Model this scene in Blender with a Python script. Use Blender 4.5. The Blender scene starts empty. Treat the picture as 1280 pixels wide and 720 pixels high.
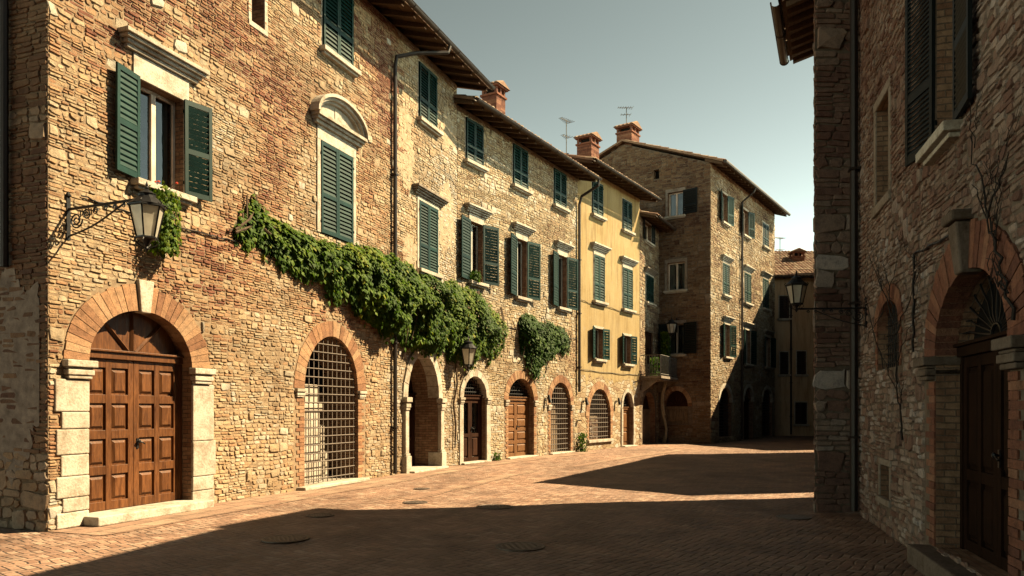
import bpy, bmesh, math, random
from mathutils import Vector, Matrix, noise
PI = math.pi
R = math.radians
sc = bpy.context.scene
COL = sc.collection
rng = random.Random(7)
U = rng.uniform
FOC, PXC, HOR, CAMH = 950.0, 640.0, 512.0, 1.65       # photograph survey: focal length, centre, horizon (1280 px wide), eye height

# ---------------------------------------------------------------- shader helpers
class NT:
    def __init__(s, name):
        s.m = bpy.data.materials.new(name); s.m.use_nodes = True
        s.t = s.m.node_tree; s.t.nodes.clear()
        s.out = s.t.nodes.new('ShaderNodeOutputMaterial')
    def n(s, typ, ins=None, **props):
        nd = s.t.nodes.new('ShaderNode' + typ)
        for k, v in props.items(): setattr(nd, k, v)
        for k, v in (ins or {}).items(): s.put(nd.inputs[k], v)
        return nd
    def put(s, sock, v):
        if isinstance(v, bpy.types.NodeSocket): s.t.links.new(v, sock)
        elif isinstance(v, (tuple, list)) and sock.type == 'RGBA' and len(v) == 3: sock.default_value = (*v, 1)
        else: sock.default_value = v
    def math(s, op, a, b=None, c=None, clamp=False):
        nd = s.n('Math', operation=op, use_clamp=clamp)
        s.put(nd.inputs[0], a)
        if b is not None: s.put(nd.inputs[1], b)
        if c is not None: s.put(nd.inputs[2], c)
        return nd.outputs[0]
    def mix(s, f, a, b, mode='MIX'):
        nd = s.n('Mix', data_type='RGBA', blend_type=mode)
        s.put(nd.inputs[0], f); s.put(nd.inputs[6], a); s.put(nd.inputs[7], b)
        return nd.outputs[2]
    def ramp(s, f, stops, interp='LINEAR'):
        nd = s.n('ValToRGB'); cr = nd.color_ramp; cr.interpolation = interp
        while len(cr.elements) < len(stops): cr.elements.new(.5)
        for e, (p, c) in zip(cr.elements, stops):
            e.position = p; e.color = (*c, 1) if len(c) == 3 else c
        s.put(nd.inputs[0], f); return nd.outputs[0]
    def noise(s, vec, scale, detail=4, rough=.6, dist=0):
        nd = s.n('TexNoise', {'Scale': scale, 'Detail': detail, 'Roughness': rough, 'Distortion': dist})
        if vec is not None: s.put(nd.inputs['Vector'], vec)
        return nd.outputs[0]
    def mapv(s, vec, scale=(1, 1, 1), rot=(0, 0, 0), loc=(0, 0, 0)):
        nd = s.n('Mapping'); s.put(nd.inputs[0], vec)
        nd.inputs['Scale'].default_value = scale; nd.inputs['Rotation'].default_value = rot; nd.inputs['Location'].default_value = loc
        return nd.outputs[0]
    def obj(s): return s.n('TexCoord').outputs['Object']
    def attr(s, name): return s.n('Attribute', attribute_name=name).outputs['Fac']
    def bump(s, h, dist=.01, strength=1.0, nrm=None):
        nd = s.n('Bump', {'Height': h, 'Distance': dist, 'Strength': strength})
        if nrm is not None: s.put(nd.inputs['Normal'], nrm)
        return nd.outputs[0]
    def bsdf(s, color, rough=.9, nrm=None, metal=0, spec=.3, **kw):
        color = tuple(c * .75 for c in color) if isinstance(color, tuple) else s.mix(1.0, color, rgb(.75), 'MULTIPLY')
        nd = s.n('BsdfPrincipled', {'Base Color': color, 'Roughness': rough, 'Metallic': metal, 'Specular IOR Level': spec})
        if nrm is not None: s.put(nd.inputs['Normal'], nrm)
        for k, v in kw.items(): s.put(nd.inputs[k.replace('_', ' ')], v)
        return nd.outputs[0]
    def done(s, sh):
        s.t.links.new(sh, s.out.inputs[0]); return s.m
def rgb(f): return (f, f, f)

def stone_mat(name, stops, stain=.45):
    t = NT(name); o = t.obj()
    c = t.ramp(t.attr('rnd'), stops)
    n1 = t.noise(o, 9, 5, .65); n2 = t.noise(o, .55, 4, .6); n3 = t.noise(o, 45, 3, .7)
    c = t.mix(.75, c, t.ramp(n1, [(.3, rgb(.5)), (.5, rgb(1)), (.75, (1.3, 1.22, 1.1))]), 'MULTIPLY')
    c = t.mix(stain, c, t.ramp(n2, [(.32, (.42, .36, .33)), (.5, rgb(1)), (.72, (1.25, 1.2, 1.1))]), 'MULTIPLY')
    c = t.mix(.5, c, t.ramp(n3, [(.3, rgb(.55)), (.55, rgb(1.1))]), 'MULTIPLY')
    pits = t.n('TexVoronoi', {'Scale': 38.0}); t.put(pits.inputs['Vector'], o); n6 = t.noise(t.mapv(o, (1.1, 1.1, .28)), 1.0, 5, .7)
    c = t.mix(.7, c, t.ramp(n6, [(.30, (.5, .44, .40)), (.44, rgb(1)), (.7, (1.12, 1.1, 1.05))]), 'MULTIPLY')
    h = t.math('ADD', t.math('MULTIPLY', n1, .8), t.math('MULTIPLY', n3, .5))
    h = t.math('ADD', h, t.math('MULTIPLY', t.math('MINIMUM', pits.outputs['Distance'], .25), 1.2))
    return t.done(t.bsdf(c, .93, t.bump(h, .022, .9), spec=.15))
def mortar_mat(name, c0, c1):
    t = NT(name); o = t.obj()
    n1 = t.noise(o, 6, 6, .7); n2 = t.noise(o, 60, 3, .7)
    c = t.ramp(n1, [(.3, c0), (.7, c1)])
    return t.done(t.bsdf(c, .97, t.bump(t.math('ADD', n1, t.math('MULTIPLY', n2, .4)), .02, .8), spec=.1))
def trim_mat(name, c, dirt=(.5, .42, .34), pit=.012):
    t = NT(name); o = t.obj()
    n1 = t.noise(o, 3.5, 6, .7); n2 = t.noise(o, 28, 4, .7); r = t.attr('rnd')
    col = t.mix(.8, c, t.ramp(n1, [(.33, dirt), (.55, rgb(1)), (.8, rgb(1.12))]), 'MULTIPLY')
    col = t.mix(.5, col, t.ramp(n2, [(.3, rgb(.6)), (.55, rgb(1.05))]), 'MULTIPLY')
    col = t.mix(.55, col, t.ramp(r, [(0, (.72, .66, .6)), (1, rgb(1.15))]), 'MULTIPLY')
    h = t.math('ADD', n1, t.math('MULTIPLY', n2, .6))
    return t.done(t.bsdf(col, .85, t.bump(h, pit, .9), spec=.2))
def wood_mat(name, c0, c1, rough=.5, horiz=False, spec=.25):
    t = NT(name); o = t.obj()
    v = t.mapv(o, (2.2, 14, 14) if horiz else (14, 14, 1.6))
    n1 = t.noise(v, 1.6, 6, .65, .9); n2 = t.noise(v, 9, 3, .6); n3 = t.noise(o, 1.3, 3)
    c = t.ramp(n1, [(.3, c0), (.68, c1)])
    c = t.mix(.6, c, t.ramp(n3, [(.3, rgb(.5)), (.7, rgb(1.15))]), 'MULTIPLY')
    c = t.mix(.4, c, t.ramp(n2, [(.35, rgb(.5)), (.6, rgb(1.1))]), 'MULTIPLY')
    return t.done(t.bsdf(c, t.math('MULTIPLY_ADD', n1, .3, rough - .12), t.bump(t.math('ADD', n1, n2), .004, .6), spec=spec))
def paint_mat(name, c, rough=.5, wear=(.35, .34, .3)):
    t = NT(name); o = t.obj()
    n1 = t.noise(o, 2.5, 5, .65); n2 = t.noise(t.mapv(o, (30, 30, 5)), 1.5, 4, .7)
    col = t.mix(.8, c, t.ramp(n1, [(.3, rgb(.55)), (.7, rgb(1.3))]), 'MULTIPLY')
    col = t.mix(1.0, col, t.ramp(t.n('ObjectInfo').outputs['Random'], [(0, (.65, .68, .75)), (.6, rgb(1)), (1, (1.5, 1.25, 1.2))]), 'MULTIPLY')
    col = t.mix(t.ramp(n2, [(.70, rgb(0)), (.82, rgb(.25))]), col, wear)
    return t.done(t.bsdf(col, t.math('MULTIPLY_ADD', n1, .25, rough - .1), t.bump(n2, .003, .5), spec=.18))
def metal_mat(name, c, rough=.5, metal=.4):
    t = NT(name); o = t.obj(); n1 = t.noise(o, 14, 5, .7)
    col = t.mix(.7, c, t.ramp(n1, [(.35, rgb(.6)), (.6, rgb(1.1)), (.75, (1.7, 1.2, .9))]), 'MULTIPLY')
    return t.done(t.bsdf(col, t.math('MULTIPLY_ADD', n1, .3, rough - .15), t.bump(n1, .004, .5), metal))

STOPS_A = [(0, (.26, .10, .05)), (.15, (.38, .18, .08)), (.35, (.46, .26, .115)), (.55, (.50, .33, .16)), (.8, (.54, .40, .22)), (1, (.62, .52, .35))]
STOPS_B = [(0, (.33, .19, .09)), (.3, (.46, .30, .14)), (.6, (.54, .39, .20)), (1, (.62, .51, .33))]
STOPS_G = [(0, (.22, .12, .065)), (.3, (.38, .23, .11)), (.6, (.49, .34, .17)), (1, (.57, .45, .28))]
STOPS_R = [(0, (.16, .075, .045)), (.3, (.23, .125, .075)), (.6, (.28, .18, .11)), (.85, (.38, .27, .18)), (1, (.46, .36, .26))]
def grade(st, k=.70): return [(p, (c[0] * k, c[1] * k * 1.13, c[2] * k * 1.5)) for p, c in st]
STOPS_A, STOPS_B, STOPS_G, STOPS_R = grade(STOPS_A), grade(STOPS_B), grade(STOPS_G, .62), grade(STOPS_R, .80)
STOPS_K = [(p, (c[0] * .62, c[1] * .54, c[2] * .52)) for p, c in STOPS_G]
M = {}
M['stoneA'] = stone_mat('sand_and_brick_masonry', STOPS_A, .65)
M['stoneB'] = stone_mat('honey_rubble_masonry', STOPS_B, .4)
M['stoneG'] = stone_mat('brown_rubble_masonry', STOPS_G)
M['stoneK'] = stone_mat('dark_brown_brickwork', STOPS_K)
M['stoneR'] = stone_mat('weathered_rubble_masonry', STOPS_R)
M['mortarA'] = mortar_mat('earth_mortar', (.15, .105, .07), (.34, .25, .165))
M['mortarB'] = mortar_mat('sandy_mortar', (.16, .12, .085), (.32, .25, .18))
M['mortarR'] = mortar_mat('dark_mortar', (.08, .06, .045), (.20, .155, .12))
M['brick'] = stone_mat('arch_brick', [(0, (.20, .10, .06)), (.5, (.31, .175, .10)), (1, (.36, .24, .15))], .3)
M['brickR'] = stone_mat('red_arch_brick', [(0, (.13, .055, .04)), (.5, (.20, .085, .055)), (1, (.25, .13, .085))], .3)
M['trim'] = trim_mat('cream_limestone', (.46, .42, .36))
M['trimD'] = trim_mat('weathered_grey_stone', (.25, .21, .175))
M['trimK'] = trim_mat('dark_brown_stone', (.13, .10, .08))  # darker stone tone for the trim of the near right house
M['wood'] = wood_mat('chestnut_wood', (.055, .018, .006), (.18, .068, .02), .42)
M['woodD'] = wood_mat('dark_brown_wood', (.02, .008, .005), (.055, .023, .012), .8, False, .06)
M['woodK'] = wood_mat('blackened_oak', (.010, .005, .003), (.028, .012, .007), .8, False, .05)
M['woodR'] = wood_mat('reddish_wood', (.10, .038, .012), (.25, .115, .04), .5)
M['woodG'] = wood_mat('grey_weathered_wood', (.12, .08, .05), (.27, .19, .12), .7)
M['rafter'] = wood_mat('old_rafter_wood', (.05, .028, .016), (.15, .085, .045), .8, True)
M['green'] = paint_mat('dark_green_paint', (.0015, .027, .0225), .5)
M['greenD'] = paint_mat('blackened_green_paint', (.004, .008, .009), .6, (.03, .03, .028))
M['brownP'] = paint_mat('brown_black_paint', (.03, .02, .016), .5, (.1, .08, .06))
M['white'] = paint_mat('ivory_paint', (.48, .45, .38), .5, (.35, .3, .22))
M['iron'] = metal_mat('black_wrought_iron', (.012, .012, .014), .5)
M['castiron'] = metal_mat('worn_cast_iron', (.13, .10, .085), .6, .5)
M['rust'] = metal_mat('rusty_iron_bars', (.15, .12, .10), .7, .0)
M['pipe'] = metal_mat('dark_brown_pipe', (.028, .02, .017), .5, .2)
M['gutter'] = metal_mat('weathered_copper_gutter', (.05, .036, .03), .55, .3)
M['aerial'] = metal_mat('aerial_metal', (.12, .11, .1), .5, .6)
M['dark'] = NT('dark_interior'); M['dark'] = M['dark'].done(M['dark'].bsdf((.012, .010, .009), .95, spec=.05))
def curtain():
    t = NT('pale_curtain'); o = t.obj(); n1 = t.noise(t.mapv(o, (16, 16, .6)), 1.2, 3)
    return t.done(t.bsdf(t.ramp(n1, [(.3, (.35, .33, .29)), (.7, (.62, .58, .5))]), .9))
M['curtain'] = curtain()
def glass():
    t = NT('window_glass')
    fr = t.n('Fresnel', {'IOR': 1.5}); o = t.obj()
    nb = t.bump(t.noise(o, 1.7, 2), .012, .5)
    g = t.n('BsdfGlossy', {'Color': (.9, .95, .95), 'Roughness': .03}); t.put(g.inputs['Normal'], nb)
    tr = t.n('BsdfTransparent', {'Color': (.62, .68, .68)})
    mx = t.n('MixShader'); t.put(mx.inputs[0], t.math('MULTIPLY_ADD', fr.outputs[0], 1.2, .05)); t.put(mx.inputs[1], tr.outputs[0]); t.put(mx.inputs[2], g.outputs[0])
    return t.done(mx.outputs[0])
M['glass'] = glass()
def lampglass():
    t = NT('frosted_lamp_glass'); o = t.obj(); n1 = t.noise(o, 5, 3)
    c = t.ramp(n1, [(.3, (.55, .5, .42)), (.7, (.8, .76, .66))])
    tl = t.n('BsdfTranslucent'); t.put(tl.inputs[0], c)
    mx = t.n('MixShader', {0: .5}); t.put(mx.inputs[1], t.bsdf(c, .3, spec=.5)); t.put(mx.inputs[2], tl.outputs[0])
    return t.done(mx.outputs[0])
M['lampglass'] = lampglass()
def leaf(name, stops):
    t = NT(name); c = t.ramp(t.attr('rnd'), stops)
    tl = t.n('BsdfTranslucent'); t.put(tl.inputs[0], t.mix(1, c, (1.3, 1.5, .5), 'MULTIPLY'))
    mx = t.n('MixShader', {0: .28}); t.put(mx.inputs[1], t.bsdf(c, .6, spec=.12)); t.put(mx.inputs[2], tl.outputs[0])
    return t.done(mx.outputs[0])
M['leaf'] = leaf('creeper_leaf', [(0, (.018, .045, .004)), (.5, (.05, .10, .006)), (.85, (.11, .16, .010)), (1, (.19, .20, .02))])
M['leafD'] = leaf('dark_creeper_leaf', [(0, (.014, .04, .006)), (.6, (.036, .08, .011)), (1, (.08, .13, .02))])
M['flower'] = leaf('red_petals', [(0, (.4, .03, .03)), (1, (.6, .12, .1))])
M['bark'] = wood_mat('vine_bark', (.05, .03, .02), (.16, .11, .07), .9)
M['barkW'] = wood_mat('pale_bark', (.25, .2, .13), (.5, .42, .3), .9)
M['barkD'] = wood_mat('black_bark', (.012, .009, .008), (.04, .03, .025), .9)
def tile_mat():
    t = NT('clay_roof_tile'); o = t.obj()
    n1 = t.noise(o, 1.8, 5, .7); n2 = t.noise(o, 12, 4, .7)
    c = t.ramp(t.math('ADD', t.math('MULTIPLY', t.attr('rnd'), .6), t.math('MULTIPLY', n1, .5)), [(.15, (.12, .065, .045)), (.45, (.23, .13, .085)), (.7, (.32, .22, .15)), (.95, (.37, .31, .23))])
    c = t.mix(.6, c, t.ramp(n2, [(.3, rgb(.5)), (.6, rgb(1.1))]), 'MULTIPLY')
    return t.done(t.bsdf(c, .9, t.bump(n2, .01, .6), spec=.2))
M['tile'] = tile_mat()

def voro_rubble(t, uv, sx, sy, stops, mort):
    w = t.n('Mix', data_type='RGBA', blend_type='LINEAR_LIGHT')
    v = t.mapv(uv, (sx, sy, 1)); ns = t.n('TexNoise', {'Scale': .8, 'Detail': 3.0}); t.put(ns.inputs['Vector'], v)
    t.put(w.inputs[0], .22); t.put(w.inputs[6], v); t.put(w.inputs[7], ns.outputs['Color'])
    vo = t.n('TexVoronoi', {'Scale': 1.0}, voronoi_dimensions='2D'); t.put(vo.inputs['Vector'], w.outputs[2])
    ve = t.n('TexVoronoi', {'Scale': 1.0}, voronoi_dimensions='2D', feature='DISTANCE_TO_EDGE'); t.put(ve.inputs['Vector'], w.outputs[2])
    sep = t.n('SeparateColor'); t.put(sep.inputs[0], vo.outputs['Color'])
    e = t.math('MULTIPLY', ve.outputs['Distance'], 9, clamp=True)
    col = t.mix(e, mort, t.ramp(sep.outputs[0], stops))
    return col, e
def rubble_mat(name, stops, mort, sx=3.2, sy=8):
    t = NT(name); uv = t.n('UVMap').outputs[0]; o = t.obj()
    col, e = voro_rubble(t, uv, sx, sy, stops, mort)
    n1 = t.noise(o, 8, 5, .7); n2 = t.noise(o, .5, 4)
    col = t.mix(.7, col, t.ramp(n1, [(.3, rgb(.5)), (.7, rgb(1.2))]), 'MULTIPLY')
    col = t.mix(.5, col, t.ramp(n2, [(.3, rgb(.5)), (.7, rgb(1.2))]), 'MULTIPLY')
    return t.done(t.bsdf(col, .95, t.bump(t.math('ADD', e, n1), .03, .9), spec=.1))
def coursed_mat(name, c1, c2, mort):
    t = NT(name); uv = t.n('UVMap').outputs[0]; o = t.obj()
    wv = t.n('TexNoise', {'Scale': 3.0, 'Detail': 3.0}); t.put(wv.inputs['Vector'], uv)
    ad = t.n('VectorMath', operation='MULTIPLY_ADD'); t.put(ad.inputs[0], wv.outputs['Color']); ad.inputs[1].default_value = (.05, .05, 0); t.put(ad.inputs[2], uv)
    br = t.n('TexBrick', {'Scale': 1.0, 'Mortar Size': .007, 'Brick Width': .21, 'Row Height': .07, 'Color1': (*c1, 1), 'Color2': (*c2, 1), 'Mortar': (*mort, 1), 'Mortar Smooth': .4}); t.put(br.inputs['Vector'], ad.outputs[0])
    n1 = t.noise(o, 7, 5, .7); n2 = t.noise(o, 40, 3, .7)
    c = t.mix(.8, br.outputs[0], t.ramp(n1, [(.3, rgb(.5)), (.55, rgb(1)), (.75, rgb(1.3))]), 'MULTIPLY')
    h = t.math('ADD', t.math('SUBTRACT', 1.0, br.outputs['Fac']), t.math('ADD', n1, t.math('MULTIPLY', n2, .5)))
    return t.done(t.bsdf(c, .92, t.bump(h, .02, .9), spec=.15))
M['rubble'] = rubble_mat('reveal_rubble', STOPS_R, (.10, .075, .055))
M['revbrick'] = coursed_mat('reveal_brick', (.20, .105, .065), (.30, .19, .12), (.14, .10, .075))
def plaster_mat(name, c, c2, zpeel, stops=STOPS_B):
    t = NT(name); uv = t.n('UVMap').outputs[0]; o = t.obj()
    sx = t.n('SeparateXYZ'); t.put(sx.inputs[0], uv)
    n1 = t.noise(o, .8, 6, .65); n2 = t.noise(t.mapv(o, (5, 5, .5)), 1.0, 5, .7); n3 = t.noise(o, 22, 4, .7); n4 = t.noise(o, 1.6, 6, .75)
    pl = t.mix(t.ramp(n1, [(.35, rgb(0)), (.7, rgb(1))]), c, c2)
    pl = t.mix(.75, pl, t.ramp(n2, [(.3, (.42, .35, .30)), (.5, rgb(.95)), (.8, rgb(1.15))]), 'MULTIPLY')
    n5 = t.noise(o, 2.6, 7, .75)
    pl = t.mix(t.ramp(n5, [(.60, rgb(0)), (.66, rgb(.55))]), pl, (.30, .25, .19))
    pl = t.mix(.3, pl, t.ramp(n3, [(.35, rgb(.65)), (.6, rgb(1.05))]), 'MULTIPLY')
    st, e = voro_rubble(t, uv, 3.0, 6.5, stops, (.3, .2, .11))
    st = t.mix(.6, st, t.ramp(n3, [(.3, rgb(.6)), (.7, rgb(1.15))]), 'MULTIPLY')
    f = t.math('SUBTRACT', t.math('ADD', sx.outputs[1], t.math('MULTIPLY', t.math('SUBTRACT', n4, .5), 3.2)), zpeel)
    f = t.math('MULTIPLY', f, 9, clamp=True)
    col = t.mix(f, st, pl)
    h = t.math('ADD', t.math('MULTIPLY', f, 1.2), t.math('MULTIPLY', t.math('SUBTRACT', 1.0, f), e))
    h = t.math('ADD', h, t.math('MULTIPLY', n3, .35))
    return t.done(t.bsdf(col, .92, t.bump(h, .025, .9), spec=.15))
M['yellow'] = plaster_mat('ochre_plaster', (.32, .225, .10), (.38, .295, .16), 2.75)
M['orange'] = plaster_mat('faded_apricot_plaster', (.58, .38, .23), (.62, .45, .29), -9)
M['greyplaster'] = plaster_mat('patched_grey_plaster', (.30, .23, .17), (.36, .29, .21), 1.1, STOPS_R)

M['greyrender'] = mortar_mat('old_grey_render', (.10, .08, .068), (.25, .205, .17))
M['honeyrender'] = mortar_mat('honey_render', (.25, .185, .12), (.46, .37, .26))
def paving_mat():
    """terracotta pavers laid in herringbone, worked out cell by cell"""
    t = NT('terracotta_herringbone_paving'); o = t.obj()
    big = t.noise(o, .16, 5, .6); med = t.noise(o, 1.3, 5, .7); fine = t.noise(o, 26, 4, .75)
    wv = t.n('TexNoise', {'Scale': .9, 'Detail': 3.0}); t.put(wv.inputs['Vector'], o)
    ad = t.n('VectorMath', operation='MULTIPLY_ADD'); t.put(ad.inputs[0], wv.outputs['Color']); ad.inputs[1].default_value = (.26, .26, 0); t.put(ad.inputs[2], o)
    v = t.mapv(ad.outputs[0], (9.5, 9.5, 1), (0, 0, R(38)))
    s = t.n('SeparateXYZ'); t.put(s.inputs[0], v); x, y = s.outputs[0], s.outputs[1]
    ix, iy = t.math('FLOOR', x), t.math('FLOOR', y); fx, fy = t.math('SUBTRACT', x, ix), t.math('SUBTRACT', y, iy)
    k = t.math('FLOORED_MODULO', t.math('SUBTRACT', ix, iy), 4.0)
    k1 = t.math('COMPARE', k, 1.0, .1); k2 = t.math('COMPARE', k, 2.0, .1); ver = t.math('GREATER_THAN', k, 1.5)
    hor = t.math('SUBTRACT', 1.0, ver)
    lx = t.math('ADD', fx, k1); ly = t.math('ADD', fy, k2)
    ex = t.math('MINIMUM', lx, t.math('SUBTRACT', t.math('ADD', 1.0, hor), lx))
    ey = t.math('MINIMUM', ly, t.math('SUBTRACT', t.math('ADD', 1.0, ver), ly))
    e = t.math('MINIMUM', ex, ey)
    e = t.math('ADD', e, t.math('MULTIPLY', t.math('SUBTRACT', med, .5), .08))
    cb = t.n('CombineXYZ'); t.put(cb.inputs[0], t.math('SUBTRACT', ix, k1)); t.put(cb.inputs[1], t.math('SUBTRACT', iy, k2))
    wn = t.n('TexWhiteNoise', noise_dimensions='2D'); t.put(wn.inputs['Vector'], cb.outputs[0]); rr = wn.outputs['Value']
    c = t.ramp(rr, [(0, (.20, .115, .08)), (.3, (.27, .16, .115)), (.65, (.32, .20, .145)), (.9, (.35, .235, .175)), (1, (.38, .275, .21))])
    c = t.mix(.7, c, t.ramp(med, [(.3, rgb(.55)), (.55, rgb(1)), (.75, rgb(1.2))]), 'MULTIPLY')
    c = t.mix(.6, c, t.ramp(big, [(.35, (.6, .57, .55)), (.5, rgb(1)), (.66, (1.25, 1.15, 1.05))]), 'MULTIPLY')
    c = t.mix(.5, c, t.ramp(fine, [(.3, rgb(.6)), (.6, rgb(1.1))]), 'MULTIPLY')
    wear = t.noise(t.mapv(o, (.5, .22, 1), (0, 0, R(-24))), .9, 6, .7); spot = t.noise(o, 4.5, 5, .8)
    c = t.mix(.8, c, t.ramp(wear, [(.35, (.62, .58, .55)), (.48, rgb(1)), (.62, (1.22, 1.17, 1.1))]), 'MULTIPLY')
    c = t.mix(t.ramp(spot, [(.66, rgb(0)), (.74, rgb(.55))]), c, (.07, .055, .045))
    jm = t.ramp(e, [(.02, rgb(0)), (.10, rgb(1))])
    jc = t.ramp(med, [(.35, (.05, .038, .032)), (.6, (.20, .145, .11))])
    c = t.mix(jm, jc, c)
    h = t.math('ADD', t.ramp(e, [(0, rgb(0)), (.16, rgb(1))]), t.math('ADD', t.math('MULTIPLY', rr, .55), t.math('MULTIPLY', fine, .35)))
    h = t.math('ADD', h, t.math('MULTIPLY', med, .9))
    return t.done(t.bsdf(c, t.math('MULTIPLY_ADD', rr, .25, .6), t.bump(h, .02, .9), spec=.25))
M['paving'] = paving_mat()
def slab_mat():
    t = NT('worn_stone_slabs'); uv = t.n('UVMap').outputs[0]; o = t.obj()
    br = t.n('TexBrick', {'Scale': 1.0, 'Mortar Size': .012, 'Brick Width': .62, 'Row Height': .34, 'Color1': (.26, .155, .11), 'Color2': (.35, .24, .17), 'Mortar': (.08, .06, .045), 'Bias': 0.0, 'Mortar Smooth': .3})
    wv = t.n('TexNoise', {'Scale': 1.2, 'Detail': 3.0}); t.put(wv.inputs['Vector'], uv)
    ad = t.n('VectorMath', operation='MULTIPLY_ADD'); t.put(ad.inputs[0], wv.outputs['Color']); ad.inputs[1].default_value = (.14, .14, 0); t.put(ad.inputs[2], uv)
    t.put(br.inputs['Vector'], ad.outputs[0])
    n1 = t.noise(o, 1.5, 5, .7); n2 = t.noise(o, 24, 4, .7)
    c = t.mix(.7, br.outputs[0], t.ramp(n1, [(.3, rgb(.6)), (.55, rgb(1)), (.75, rgb(1.2))]), 'MULTIPLY')
    c = t.mix(.5, c, t.ramp(n2, [(.3, rgb(.6)), (.6, rgb(1.1))]), 'MULTIPLY')
    h = t.math('ADD', t.math('SUBTRACT', 1.0, br.outputs['Fac']), t.math('ADD', t.math('MULTIPLY', n1, .8), t.math('MULTIPLY', n2, .4)))
    return t.done(t.bsdf(c, .75, t.bump(h, .02, .9), spec=.25))
M['slab'] = slab_mat()

# ---------------------------------------------------------------- mesh collector
class MB:
    def __init__(s): s.v = []; s.f = []; s.r = []; s.m = []; s.uv = []
    def face(s, pts, r=.5, m=0, uv=None):
        b = len(s.v); s.v.extend(pts); s.f.append(tuple(range(b, b + len(pts)))); s.r.append(r); s.m.append(m)
        s.uv.append(uv if uv else [(p[0] + p[1], p[2]) for p in pts])
    def raw(s, vs, fs, r=.5, m=0):
        b = len(s.v); s.v.extend(vs)
        for f in fs:
            s.f.append(tuple(i + b for i in f)); s.r.append(r); s.m.append(m); s.uv.append([(vs[i][0] + vs[i][1], vs[i][2]) for i in f])
    def box(s, x0, x1, y0, y1, z0, z1, r=.5, m=0):
        s.raw([(x0, y0, z0), (x1, y0, z0), (x1, y1, z0), (x0, y1, z0), (x0, y0, z1), (x1, y0, z1), (x1, y1, z1), (x0, y1, z1)],
              [(0, 3, 2, 1), (4, 5, 6, 7), (0, 1, 5, 4), (1, 2, 6, 5), (2, 3, 7, 6), (3, 0, 4, 7)], r, m)
    def hexa(s, p8, r=.5, m=0):
        s.raw(p8, [(0, 3, 2, 1), (4, 5, 6, 7), (0, 1, 5, 4), (1, 2, 6, 5), (2, 3, 7, 6), (3, 0, 4, 7)], r, m)
    def frustum(s, x0, x1, z0, z1, yb, yf, ins, r=.5, m=0):
        s.raw([(x0, yb, z0), (x1, yb, z0), (x1, yb, z1), (x0, yb, z1), (x0 + ins, yf, z0 + ins), (x1 - ins, yf, z0 + ins), (x1 - ins, yf, z1 - ins), (x0 + ins, yf, z1 - ins)],
              [(4, 5, 6, 7), (0, 1, 5, 4), (1, 2, 6, 5), (2, 3, 7, 6), (3, 0, 4, 7)], r, m)
    def tube(s, pts, rad, n=6, r=.5, m=0):
        pts = [Vector(p) for p in pts]; k = len(pts)
        rads = rad if isinstance(rad, (list, tuple)) else [rad] * k
        rings = []; prev = None
        for i in range(k):
            d = (pts[min(i + 1, k - 1)] - pts[max(i - 1, 0)]); d = d.normalized() if d.length > 1e-9 else Vector((0, 0, 1))
            if prev is None: ref = Vector((0, 0, 1)) if abs(d.z) < .9 else Vector((1, 0, 0)); a = d.cross(ref).normalized()
            else:
                a = prev - d * prev.dot(d); a = a.normalized() if a.length > 1e-6 else d.orthogonal().normalized()
            prev = a; b = d.cross(a)
            rings.append([tuple(pts[i] + (a * math.cos(q * 2 * PI / n) + b * math.sin(q * 2 * PI / n)) * rads[i]) for q in range(n)])
        vs = [p for rg in rings for p in rg]; fs = []
        for i in range(k - 1):
            for q in range(n): fs.append((i * n + q, i * n + (q + 1) % n, (i + 1) * n + (q + 1) % n, (i + 1) * n + q))
        fs.append(tuple(range(n - 1, -1, -1))); fs.append(tuple((k - 1) * n + q for q in range(n)))
        s.raw(vs, fs, r, m)
    def lathe(s, prof, n=12, c=(0, 0), r=.5, m=0, phase=0):
        k = len(prof)
        vs = [(c[0] + p[0] * math.cos(phase + q * 2 * PI / n), c[1] + p[0] * math.sin(phase + q * 2 * PI / n), p[1]) for p in prof for q in range(n)]
        fs = [(i * n + q, i * n + (q + 1) % n, (i + 1) * n + (q + 1) % n, (i + 1) * n + q) for i in range(k - 1) for q in range(n)]
        fs.append(tuple(range(n - 1, -1, -1))); fs.append(tuple((k - 1) * n + q for q in range(n)))
        s.raw(vs, fs, r, m)
    def build(s, name, mats, parent=None, loc=(0, 0, 0), rotz=0, smooth=False, bevel=0):
        me = bpy.data.meshes.new(name); me.from_pydata([tuple(p) for p in s.v], [], s.f)
        for mt in (mats if isinstance(mats, list) else [mats]): me.materials.append(mt)
        at = me.attributes.new('rnd', 'FLOAT', 'FACE'); at.data.foreach_set('value', s.r)
        me.polygons.foreach_set('material_index', s.m)
        if smooth: me.polygons.foreach_set('use_smooth', [True] * len(s.f))
        ul = me.uv_layers.new(name='UVMap'); ul.data.foreach_set('uv', [c for f in s.uv for p in f for c in p])
        me.update()
        o = bpy.data.objects.new(name, me); COL.objects.link(o); o.location = loc; o.rotation_euler = (0, 0, rotz)
        if parent is not None: o.parent = parent
        if bevel:
            b = o.modifiers.new('soft_edges', 'BEVEL'); b.width = bevel; b.segments = 2; b.limit_method = 'ANGLE'; b.angle_limit = R(50)
        return o
def empty(name, loc, label, cat, group=None, rotz=0):
    o = bpy.data.objects.new(name, None); COL.objects.link(o); o.location = loc; o.rotation_euler = (0, 0, rotz)
    return tag(o, label, cat, group)
def tag(o, label, cat, group=None):
    o['label'] = label; o['category'] = cat
    if group: o['group'] = group
    return o

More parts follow.
